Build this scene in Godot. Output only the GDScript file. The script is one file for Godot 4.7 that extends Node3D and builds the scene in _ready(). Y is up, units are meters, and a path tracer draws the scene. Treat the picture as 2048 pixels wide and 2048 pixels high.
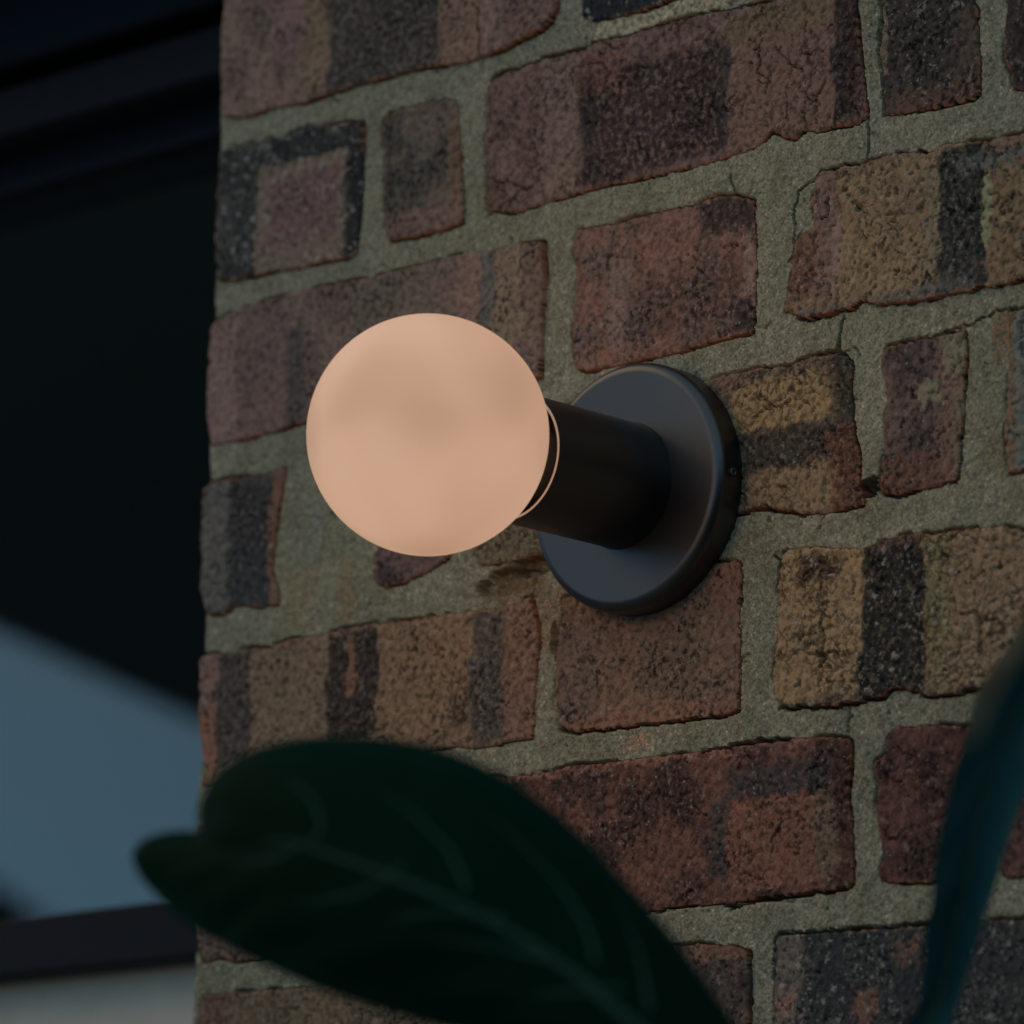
extends Node3D
# A globe wall lamp on the corner of an old brick wall at dusk. Wall coordinates are millimetres: x to the right from the
# wall's corner, y down from a datum 2.284 m above the ground; the wall's face is z = 0.

const DATUM := 2.284
const S := 1.0 / 3.0          # size of a cell of the wall's relief, mm
const X0 := -12.0
const Y0 := 8.0
const W := 1644
const H := 1656
const BAND := 46              # rows per task
const GRID := 1.5             # spacing of the outline distance grids, mm
const PAD := 9.0

# Each brick: outline (o), its two clay colours (c), how crackled, pitted, speckled and streaked it is (f), and its kiln bands (b):
# left, right, top, bottom, colour, strength, softness, mottling
const BRICKS := {
	"A1": {"o": [0.6, 4.1, -1.1, -14.7, -0.7, -37.6, 1.6, -59.9, 17.5, -64, 39.8, -63.1, 57.1, -65.3, 74.1, -64.4, 90.9, -63.8, 114.7, -64.4, 138.1, -64.5, 159, -67.1, 168.1, -67.3, 177.2, -67.1, 189.6, -66.3, 196.5, -64.8, 210.9, -62.7, 217.5, -59.5, 220.7, -53.4, 221.7, -47.6, 220.8, -5.5], "c": [0.348, 0.225, 0.179, 0.23, 0.16, 0.127], "f": [0.3, 0.4, 0.1, 0.6], "b": [[35.5, 58, -2.4, -40.5, 0.331, 0.19, 0.182, 0.7, 3, 0.3], [58.3, 74.3, -10.3, -60.7, 0.332, 0.23, 0.134, 0.6, 3, 0.3], [74.2, 148.2, -18.5, -68.2, 0.063, 0.063, 0.056, 0.92, 2, 0.55], [148, 173.4, -27.9, -65.4, 0.363, 0.219, 0.147, 0.6, 2, 0.2], [188.1, 228.4, -38.6, -72.9, 0.242, 0.141, 0.119, 0.7, 4, 0.3]]},
	"A2": {"o": [234, -5.2, 235.6, -60.9, 240.6, -64.5, 251.5, -65.6, 273, -66.1, 294.1, -64.9, 335.6, -66.3, 335.2, -11], "c": [0.026, 0.034, 0.041, 0.042, 0.056, 0.066], "f": [0.1, 0.2, 0.9, 0.4], "b": []},
	"B1": {"o": [2.4, -79, 4.3, -77.1, 21.8, -77.5, 45.4, -78.1, 55.1, -75.1, 74.6, -79.1, 91.5, -80.7, 99.3, -82.7, 99.4, -102.4, 98.4, -124, 96.7, -144.6, 90.3, -146.9, 79.5, -145.8, 57.8, -145.4, 39.5, -144.4, 14.7, -144, 2.7, -141, 1.1, -119.2, 1.8, -92.4], "c": [0.039, 0.04, 0.04, 0.084, 0.087, 0.083], "f": [0.1, 0.4, 1, 0.5], "b": [[29, 90.7, -92.7, -147.7, 0.313, 0.224, 0.163, 0.95, 1.6, 0.25], [36.9, 83.4, -99.1, -132.8, 0.249, 0.146, 0.136, 0.9, 2.5, 0.25], [87.9, 99.9, -82.7, -145.1, 0.034, 0.034, 0.035, 0.9, 2, 0.2]]},
	"B2": {"o": [110.9, -85.5, 114.1, -81.3, 127, -80.4, 147.9, -81.3, 157.7, -83.3, 159.6, -90.1, 162, -114.6, 164.8, -132.2, 164.5, -143.2, 152, -144.3, 134.8, -144.6, 116.1, -142.9, 113.6, -138.1, 113.4, -113.8], "c": [0.218, 0.164, 0.127, 0.101, 0.09, 0.074], "f": [0.2, 0.5, 0.2, 0.4], "b": [[113.5, 163.4, -131.5, -147, 0.299, 0.177, 0.138, 0.7, 4, 0.3], [154.5, 162.5, -84.6, -139.7, 0.299, 0.182, 0.107, 0.6, 1.5, 0.4]]},
	"B3": {"o": [177.7, -81.8, 179.9, -78, 185.5, -76.6, 196.7, -76.4, 213.4, -74.8, 234.3, -76.7, 243, -74.3, 262.4, -75.1, 283.7, -74.7, 304.7, -74.7, 325.5, -76.8, 343.9, -78, 361, -77.7, 390.9, -78.7, 393, -88, 394, -104.2, 396, -117.4, 397.4, -128.8, 398.9, -140.2, 391.6, -142.7, 381.8, -141.5, 371.9, -141.6, 364, -139.6, 359, -142.6, 353, -140.6, 346.4, -136.1, 343.9, -138.8, 335.9, -142, 319.6, -142.9, 315.8, -143.3, 295.1, -143.4, 274.1, -143.4, 252.8, -142.2, 231.2, -142.7, 209.4, -143.6, 193.9, -144.5, 186, -141.7, 183.6, -140.8, 178.6, -142.9, 178.2, -139, 178.9, -130.6, 176.8, -117.5, 176.7, -91.9], "c": [0.271, 0.171, 0.146, 0.204, 0.126, 0.102], "f": [0.7, 0.6, 0.2, 0.4], "b": [[211.8, 236, -75.2, -139.3, 0.313, 0.218, 0.167, 0.75, 5, 0.25], [237.1, 318.7, -90, -139.7, 0.052, 0.038, 0.034, 0.85, 3, 0.75], [234.5, 262.7, -79.7, -99.8, 0.296, 0.142, 0.105, 0.7, 5, 0.4], [235, 244.8, -89.5, -134.8, 0.049, 0.047, 0.042, 0.6, 3, 0.4], [316, 321.5, -92.9, -137.1, 0.049, 0.052, 0.046, 0.8, 1.2, 0.2], [321.9, 379.1, -90.8, -140.1, 0.269, 0.161, 0.12, 0.95, 2, 0.2], [320.3, 379, -80.1, -93.1, 0.243, 0.175, 0.105, 0.85, 3, 0.3], [380.2, 393.5, -83.4, -138.6, 0.032, 0.028, 0.026, 0.95, 2, 0.4], [387.6, 397.4, -87.9, -138.9, 0.08, 0.039, 0.03, 0.5, 3, 0.5]]},
	"B4": {"o": [404.2, -77.7, 406.7, -97.4, 406.2, -106.9, 404.7, -111.3, 406.2, -124.3, 407.6, -142, 418.7, -143, 437.7, -144.2, 453.7, -144.3, 457.5, -142.8, 458, -133.6, 457.1, -117.8, 456.7, -105.2, 454.9, -101.7, 454, -83.4], "c": [0.085, 0.068, 0.057, 0.067, 0.058, 0.05], "f": [0.15, 0.3, 0.5, 0.5], "b": [[405.4, 410.1, -96.1, -124.6, 0.259, 0.221, 0.135, 0.9, 0.8, 0.2], [406.2, 458.4, -134.5, -147, 0.19, 0.104, 0.077, 0.7, 6, 0.3], [445.4, 457.6, -105.7, -141.5, 0.18, 0.112, 0.08, 0.5, 5, 0.3]]},
	"B5": {"o": [472.7, -93.2, 471.6, -110.1, 470.2, -120.6, 470.6, -130.8, 474.2, -137, 474.2, -143.1, 478.7, -145.6, 484.2, -145.2, 533.7, -144.9, 534.4, -96.4], "c": [0.059, 0.044, 0.039, 0.082, 0.061, 0.051], "f": [0.2, 0.4, 0.5, 0.3], "b": []},
	"C1": {"o": [-0, -162.7, 6.7, -159.4, 21.6, -158.4, 40, -157.2, 60.7, -156.4, 82.3, -157.6, 106, -158.3, 129.4, -158.2, 152.4, -158, 163.7, -157.5, 180.7, -158.9, 187.6, -159.3, 200.9, -160, 215.3, -161, 216.7, -175.4, 215.4, -191.7, 215.2, -208.2, 214.4, -223.4, 63.2, -220.7, 48.7, -222, 24.4, -222.6, 0.8, -222.1, -2.4, -208, -2.7, -185.9, -1.7, -168.3], "c": [0.286, 0.194, 0.157, 0.218, 0.154, 0.131], "f": [0.25, 0.4, 0.1, 0.8], "b": [[-1.9, 18.8, -162.7, -223.9, 0.383, 0.246, 0.213, 0.85, 2, 0.2], [19.3, 52.6, -162.1, -227.2, 0.25, 0.16, 0.141, 0.7, 4, 0.3], [52, 64.7, -173.8, -221.8, 0.09, 0.09, 0.081, 0.8, 3, 0.3], [94.7, 147.4, -158.3, -195.4, 0.207, 0.18, 0.132, 0.6, 7, 0.3], [162.1, 176.8, -158.4, -203.4, 0.347, 0.213, 0.169, 0.8, 1.5, 0.2], [176.8, 186.9, -160.7, -205.5, 0.163, 0.168, 0.147, 0.8, 2, 0.3], [187, 203.7, -158.9, -205, 0.342, 0.256, 0.161, 0.8, 3, 0.3], [204.8, 215.8, -160.8, -207.5, 0.23, 0.159, 0.112, 0.6, 3, 0.4]]},
	"C2": {"o": [232.7, -158.7, 242.4, -158.9, 257.4, -160.4, 268, -159.5, 284.9, -159.4, 303.6, -160.1, 316, -158.8, 325.2, -160.1, 336.4, -165, 337, -176.8, 338.2, -192.9, 337.3, -212.7, 336.4, -223.3, 326.8, -223.3, 311.6, -223.9, 296.2, -225, 285.8, -225.3, 273.3, -224.8, 259.6, -225, 241.5, -225.3, 233.9, -222.1, 233.2, -215.8, 232.3, -194.6, 233.6, -178.4, 231.7, -165.6], "c": [0.297, 0.156, 0.117, 0.205, 0.139, 0.114], "f": [0.3, 0.6, 0.35, 0.4], "b": [[253.8, 266.6, -178.9, -218.4, 0.351, 0.258, 0.224, 0.55, 4, 0.5], [306.8, 336.5, -161, -175.5, 0.044, 0.036, 0.035, 0.9, 4, 0.4], [264.4, 331.7, -189.8, -218, 0.081, 0.052, 0.045, 0.6, 8, 0.7], [330.6, 336.6, -178.5, -207.3, 0.368, 0.272, 0.225, 0.6, 1.5, 0.5], [327.7, 336.8, -207, -222.1, 0.041, 0.04, 0.037, 0.85, 2, 0.4], [234.9, 285.8, -216.2, -228.4, 0.345, 0.184, 0.132, 0.6, 4, 0.4]]},
	"C3": {"o": [370.5, -160, 376, -159, 389.7, -159.7, 399.4, -160, 402.3, -159.8, 409.1, -158.8, 424.4, -160.6, 430.1, -162.9, 437.7, -160.5, 447.1, -161.2, 461.1, -163.2, 465.7, -163, 480.1, -163.9, 533.4, -163.7, 532.6, -225.5, 479.6, -225, 470.8, -225.8, 465.3, -226.3, 458, -224.3, 454.2, -225.5, 442.2, -225, 428.1, -225.2, 413.9, -224.3, 404.3, -222.6, 395.6, -219.6, 391.8, -222, 382.1, -222.3, 367.4, -222.9, 360.4, -219.8, 354, -217.1, 355.4, -212.6, 357.9, -203.6, 358.3, -195, 361.3, -186, 368.2, -183.3, 370.1, -176.5, 367.1, -172.8, 370.1, -167.8], "c": [0.3, 0.205, 0.123, 0.242, 0.159, 0.108], "f": [0.5, 0.8, 0.4, 0.5], "b": [[357.3, 372.2, -185, -212.7, 0.19, 0.096, 0.068, 0.9, 3, 0.6], [371.1, 383.4, -160.5, -213.3, 0.256, 0.16, 0.132, 0.9, 1.5, 0.3], [379, 383.9, -181, -214, 0.402, 0.273, 0.215, 0.7, 0.7, 0.5], [384.4, 437.1, -163, -219.1, 0.343, 0.242, 0.137, 0.92, 1.5, 0.3], [413.9, 432.9, -173.3, -196.6, 0.27, 0.181, 0.121, 0.6, 8, 0.4], [430, 438.5, -170.7, -220.9, 0.261, 0.241, 0.149, 0.6, 3, 0.4], [438.1, 460, -162.8, -224.2, 0.036, 0.045, 0.043, 0.96, 1.2, 0.35], [459.5, 463.9, -178.3, -207.4, 0.389, 0.362, 0.208, 0.9, 0.8, 0.2], [463.8, 537.2, -176.8, -230.2, 0.285, 0.198, 0.111, 0.85, 2, 0.3], [358.4, 454.2, -219.1, -224.5, 0.185, 0.18, 0.163, 0.8, 2.5, 0.4], [446.1, 537.6, -168.9, -175, 0.154, 0.168, 0.152, 0.8, 2.5, 0.4]]},
	"D1": {"o": [-2.6, -242.2, 2.8, -239.5, 25.1, -240.1, 43.4, -240.6, 53.1, -240.3, 52.2, -246.6, 50.1, -254.9, 49.3, -266, 47.1, -271.7, 45.4, -288.6, 50.6, -297.8, 50.9, -304.6, 40.1, -305, 31.5, -303, 21.7, -301.8, 13.2, -305.1, 4.5, -303.5, 0, -299.1, -3.5, -290.9, -2.7, -280.5, -4.1, -264.7, -3.6, -249.1], "c": [0.102, 0.096, 0.089, 0.073, 0.071, 0.068], "f": [0.1, 0.4, 0.5, 0.8], "b": [[-3.2, 16.7, -239.8, -304.4, 0.234, 0.21, 0.191, 0.7, 3, 0.3], [17.1, 47.8, -244.6, -268.9, 0.057, 0.05, 0.048, 0.85, 4, 0.3], [18.5, 44.3, -272.9, -303.1, 0.052, 0.063, 0.064, 0.85, 4, 0.3], [43.5, 55.7, -240, -306.3, 0.361, 0.184, 0.124, 0.7, 2, 0.5]]},
	"D2": {"o": [113.6, -244.6, 165, -244.7, 166.1, -283.8, 159.7, -297, 148.6, -301.3, 131.7, -304.9, 119.1, -305.3, 112.6, -301.1, 113.9, -287.5], "c": [0.192, 0.125, 0.113, 0.088, 0.066, 0.061], "f": [0.1, 0.4, 0.2, 0.3], "b": []},
	"D3": {"o": [172.6, -238.8, 243.5, -238.1, 315.8, -239.3, 320.5, -239.3, 330.6, -239.4, 341.7, -239.2, 350.7, -240.3, 358.6, -241.1, 362.5, -239.4, 368.4, -238.8, 376.3, -239.4, 385, -239.6, 388.9, -243, 391.3, -244.2, 390.4, -257.2, 391.9, -276.6, 394.8, -284.8, 394.8, -296.2, 396.7, -302.6, 397.2, -306.5, 385.2, -307.1, 375.5, -306.9, 367.1, -306.5, 353.4, -303, 340.5, -300.1, 330.5, -301, 211.7, -303.1, 195.4, -304.1, 180, -303.3, 175.4, -297.4], "c": [0.272, 0.204, 0.123, 0.193, 0.143, 0.102], "f": [0.8, 0.7, 0.3, 0.3], "b": [[169, 217.7, -239.1, -316.3, 0.219, 0.185, 0.12, 0.8, 3, 0.5], [315.8, 336.1, -237.4, -251.7, 0.229, 0.149, 0.107, 0.8, 4, 0.3], [326.1, 380.6, -245.8, -266.1, 0.411, 0.288, 0.141, 0.93, 3, 0.2], [331.3, 392.2, -267.4, -284.1, 0.058, 0.054, 0.046, 0.9, 3, 0.35], [335.4, 381.7, -285.2, -304.9, 0.36, 0.255, 0.151, 0.9, 4, 0.3], [380.2, 391.8, -240.2, -268.8, 0.045, 0.045, 0.037, 0.88, 4, 0.4], [377.4, 398.6, -270.7, -306, 0.183, 0.085, 0.057, 0.9, 4, 0.6]]},
	"D4": {"o": [406.2, -241.6, 411.9, -241, 423.3, -240.6, 432.7, -241.4, 441.2, -240.9, 449.5, -241.2, 450.9, -251.6, 449.4, -266.5, 448.9, -274, 447.5, -285.8, 447.5, -292.6, 445.6, -302.8, 435.4, -304.4, 426, -304.5, 416.6, -305.5, 409.1, -304, 405.3, -301.6, 406.2, -290.3, 407.2, -279, 405.7, -270.3, 408.6, -264.6, 407.7, -258.4, 405.7, -251.9], "c": [0.181, 0.125, 0.108, 0.088, 0.069, 0.064], "f": [0.2, 0.5, 0.2, 0.4], "b": [[405.3, 446.5, -289.4, -306.8, 0.214, 0.109, 0.081, 0.8, 6, 0.3], [435.5, 449.4, -241.9, -303.1, 0.299, 0.183, 0.139, 0.7, 5, 0.4], [438.3, 452.3, -242.4, -258.3, 0.29, 0.268, 0.17, 0.85, 3, 0.3], [424.7, 437.3, -259.8, -270.4, 0.29, 0.268, 0.17, 0.9, 2.5, 0.2], [443.8, 452.1, -261, -304.7, 0.274, 0.241, 0.154, 0.6, 4, 0.5]]},
	"D5": {"o": [471.6, -237, 532.4, -237, 531.5, -302.9, 470.7, -304.3, 469.5, -284.7, 471.5, -262.5], "c": [0.21, 0.221, 0.185, 0.247, 0.228, 0.167], "f": [0.1, 0.4, 0.3, 0.6], "b": [[468.7, 474.1, -236.2, -304.3, 0.296, 0.15, 0.068, 0.8, 3, 0.5]]},
	"E1": {"o": [-0.8, -322.8, 2.9, -322, 22.7, -323.9, 28.7, -322.4, 45.7, -324, 55.2, -321.8, 76.6, -321.9, 91.8, -321.2, 113.9, -321, 134.5, -322.3, 157.1, -322.6, 171.6, -322.8, 190.4, -323.5, 201.3, -322.4, 211, -321.2, 214.9, -333.1, 215.7, -342.9, 214.1, -357.3, 212.6, -377.4, 212.8, -384.2, 200.6, -384.3, 191.9, -385, 176.6, -385, 167.7, -383.2, 100.3, -384.5, 8.3, -385, 2.3, -384.2, 5.3, -377.6, 1.8, -372.6, -1.6, -353.8, -2.2, -323.5], "c": [0.3, 0.205, 0.131, 0.23, 0.159, 0.112], "f": [0.3, 0.7, 0.4, 0.9], "b": [[-3.2, 11.6, -321.5, -378.2, 0.347, 0.207, 0.169, 0.85, 2, 0.3], [-1.2, 12.4, -350, -382.6, 0.43, 0.186, 0.097, 0.65, 4, 0.6], [11.5, 33.5, -323.7, -375.8, 0.078, 0.071, 0.068, 0.9, 2, 0.3], [33.9, 84.7, -324.7, -371.2, 0.301, 0.211, 0.14, 0.9, 2, 0.2], [84.6, 116.6, -323.8, -373.8, 0.044, 0.036, 0.032, 0.95, 1.5, 0.3], [97.2, 101.9, -324.6, -344.7, 0.396, 0.202, 0.118, 0.8, 1.4, 0.4], [95.6, 100.6, -336.1, -352.8, 0.345, 0.184, 0.116, 0.8, 1.4, 0.4], [117, 174.7, -322.7, -378.6, 0.331, 0.211, 0.125, 0.92, 1.5, 0.3], [163.9, 173.9, -358.2, -374.5, 0.045, 0.04, 0.035, 0.7, 3, 0.6], [175.2, 195, -324.4, -382.7, 0.098, 0.09, 0.081, 0.88, 2, 0.4], [195.5, 216.1, -322.1, -384.9, 0.283, 0.161, 0.113, 0.85, 2, 0.4]]},
	"E2": {"o": [228.4, -323.8, 276.8, -322.4, 320.7, -319.9, 327.7, -320.1, 330.7, -322.8, 330.4, -341.4, 329.3, -347.2, 330.1, -366, 329.6, -373.3, 330.3, -385, 319.4, -386.2, 301.2, -385.6, 270.2, -385.1, 251.3, -384.5, 237.3, -383.9, 228.2, -381, 226.1, -373.1, 225.2, -358.6, 226.2, -344.2, 229.8, -331.1], "c": [0.284, 0.176, 0.122, 0.205, 0.149, 0.11], "f": [0.3, 0.5, 0.3, 0.4], "b": [[226.4, 248.3, -335.8, -380.1, 0.193, 0.139, 0.125, 0.6, 5, 0.4], [225.6, 330.3, -377.9, -388.3, 0.344, 0.173, 0.119, 0.7, 4, 0.4], [314.7, 331.8, -319.5, -340.5, 0.328, 0.162, 0.114, 0.7, 4, 0.5]]},
	"E3": {"o": [351.7, -321.7, 359, -319.2, 372.7, -320.3, 385.2, -323.2, 393.9, -324.3, 402.4, -324, 403.4, -321.8, 413.8, -322.1, 426.9, -321.6, 432.5, -323.5, 446.4, -323.5, 460.1, -324.3, 471.9, -325.9, 478.8, -328.4, 531.2, -326.9, 529.6, -389.2, 456.3, -390, 443.6, -390.8, 426.8, -389.8, 425.7, -387.9, 412.2, -384.6, 408.8, -387.3, 397.3, -388.3, 378.9, -388.6, 353.1, -386.6, 350.7, -385, 348.8, -372.8, 350.5, -354.4, 351.6, -340.6, 349.4, -351.4, 350.8, -336.2, 352.2, -328.7], "c": [0.376, 0.255, 0.147, 0.332, 0.23, 0.126], "f": [1, 0.8, 0.8, 0.3], "b": [[350.4, 395.8, -320.7, -392.2, 0.447, 0.303, 0.156, 0.92, 2, 0.25], [364, 384.3, -323.2, -336.2, 0.066, 0.046, 0.032, 0.88, 3, 0.5], [395.8, 429.6, -320.1, -403.9, 0.029, 0.033, 0.031, 0.97, 1.2, 0.3], [402.4, 428.8, -321.2, -327.2, 0.179, 0.104, 0.08, 0.7, 3, 0.4], [430.1, 441.6, -324.7, -406.3, 0.246, 0.227, 0.115, 0.7, 3, 0.3], [441.6, 534.8, -329, -411.9, 0.335, 0.229, 0.136, 0.9, 4, 0.3], [350.1, 411, -384.6, -390.1, 0.072, 0.068, 0.055, 0.8, 2.5, 0.5]]},
	"F1": {"o": [0.7, -402.5, 89.6, -399.4, 90.3, -462.8, 45.3, -467.3, 28.8, -468.4, 18.7, -465.4, 7.7, -467.1, 2.2, -456.1, 0.1, -425.8], "c": [0.284, 0.171, 0.129, 0.204, 0.139, 0.11], "f": [0.2, 0.5, 0.2, 0.4], "b": []},
	"F2": {"o": [104, -399, 151.5, -398, 153.3, -460, 106.2, -461.7], "c": [0.229, 0.14, 0.111, 0.17, 0.12, 0.101], "f": [0.2, 0.5, 0.2, 0.4], "b": []},
	"F3": {"o": [170.8, -397.9, 205.3, -399.8, 219.6, -399.8, 236.3, -398.1, 257.9, -399.4, 282.9, -399.1, 307.5, -399.8, 322.1, -399, 340.1, -399.5, 357.9, -399.5, 378.9, -400.8, 388.2, -402.3, 391, -404.9, 391.1, -413.9, 389.4, -427.3, 391.7, -445.4, 391.7, -462.4, 388.3, -464.4, 369.9, -464.7, 352.4, -465.5, 340.6, -465, 329.9, -465, 326.4, -466.5, 322.8, -465.3, 320.3, -465.1, 308.2, -464.6, 298.5, -464.2, 290, -464.9, 271.5, -466.2, 246.5, -468, 172.6, -463.5], "c": [0.214, 0.101, 0.075, 0.093, 0.053, 0.044], "f": [0.4, 0.5, 0.35, 0.3], "b": [[203.7, 367.2, -392.8, -402.2, 0.397, 0.208, 0.161, 0.6, 2.5, 0.4], [322.3, 379, -408.9, -422.6, 0.065, 0.065, 0.063, 0.85, 4, 0.4], [315.1, 325.4, -420.5, -453.7, 0.084, 0.081, 0.073, 0.75, 3, 0.5], [325.5, 373.3, -422.9, -460.7, 0.296, 0.137, 0.091, 0.93, 1.5, 0.25], [372.1, 383.7, -422.5, -458.6, 0.257, 0.181, 0.121, 0.8, 2, 0.4], [383.6, 391.7, -409, -463, 0.098, 0.045, 0.031, 0.7, 2, 0.5]]},
	"F4": {"o": [413.3, -400, 422.3, -401.4, 432.4, -401.2, 449, -404.3, 459.5, -404.1, 459.7, -464.6, 437.8, -465.9, 413.3, -464.2, 405.4, -462.7, 404.2, -459, 407.1, -454.8, 404.8, -442.2, 403.1, -433.1, 404.2, -424.2, 402.5, -416.9, 403.1, -413.3, 407.6, -412, 408.2, -405.7], "c": [0.178, 0.082, 0.064, 0.081, 0.045, 0.038], "f": [0.3, 0.5, 0.3, 0.3], "b": []},
	"F5": {"o": [466.6, -404.4, 465.7, -465.6, 470.5, -467.3, 477.7, -467.2, 528.5, -465.4, 529.4, -403], "c": [0.167, 0.085, 0.067, 0.076, 0.048, 0.041], "f": [0.3, 0.5, 0.3, 0.3], "b": []},
	"G1": {"o": [5.4, -481.2, 32.7, -481.7, 71.8, -482.1, 220.5, -477.9, 221.8, -537.7, 5.6, -543.3, 3.7, -502.2], "c": [0.23, 0.169, 0.105, 0.181, 0.129, 0.094], "f": [0.2, 0.5, 0.4, 0.5], "b": [[5.6, 24.6, -482.4, -495.7, 0.19, 0.097, 0.074, 0.8, 2, 0.4]]},
	"G2": {"o": [228.4, -480, 309.5, -480.8, 330.3, -482.7, 337.1, -485.9, 338, -505.1, 337.3, -515.9, 338, -536.8, 229.1, -539.2], "c": [0.088, 0.066, 0.057, 0.17, 0.12, 0.101], "f": [0.2, 0.5, 0.3, 0.4], "b": [[306, 338.3, -480.3, -488.5, 0.344, 0.173, 0.108, 0.7, 3, 0.5]]},
	"G3": {"o": [349.6, -483.3, 351.3, -479.8, 364.2, -480.4, 387.2, -480.8, 409.9, -481.7, 426.6, -482.1, 455.8, -482.6, 477.5, -483.4, 528.3, -483.2, 527.4, -542, 350, -536.2, 349.1, -495.9], "c": [0.05, 0.056, 0.058, 0.073, 0.076, 0.072], "f": [0.2, 0.5, 0.8, 0.7], "b": [[349.1, 364.3, -478.4, -521.5, 0.246, 0.21, 0.166, 0.8, 4, 0.4], [350.4, 362, -504.4, -514.3, 0.396, 0.196, 0.126, 0.8, 5, 0.8], [390.7, 403.1, -506.3, -518.6, 0.396, 0.196, 0.126, 0.8, 5, 0.8], [414.4, 426.6, -487.8, -496.5, 0.344, 0.173, 0.115, 0.8, 5, 0.8]]},
}
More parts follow.
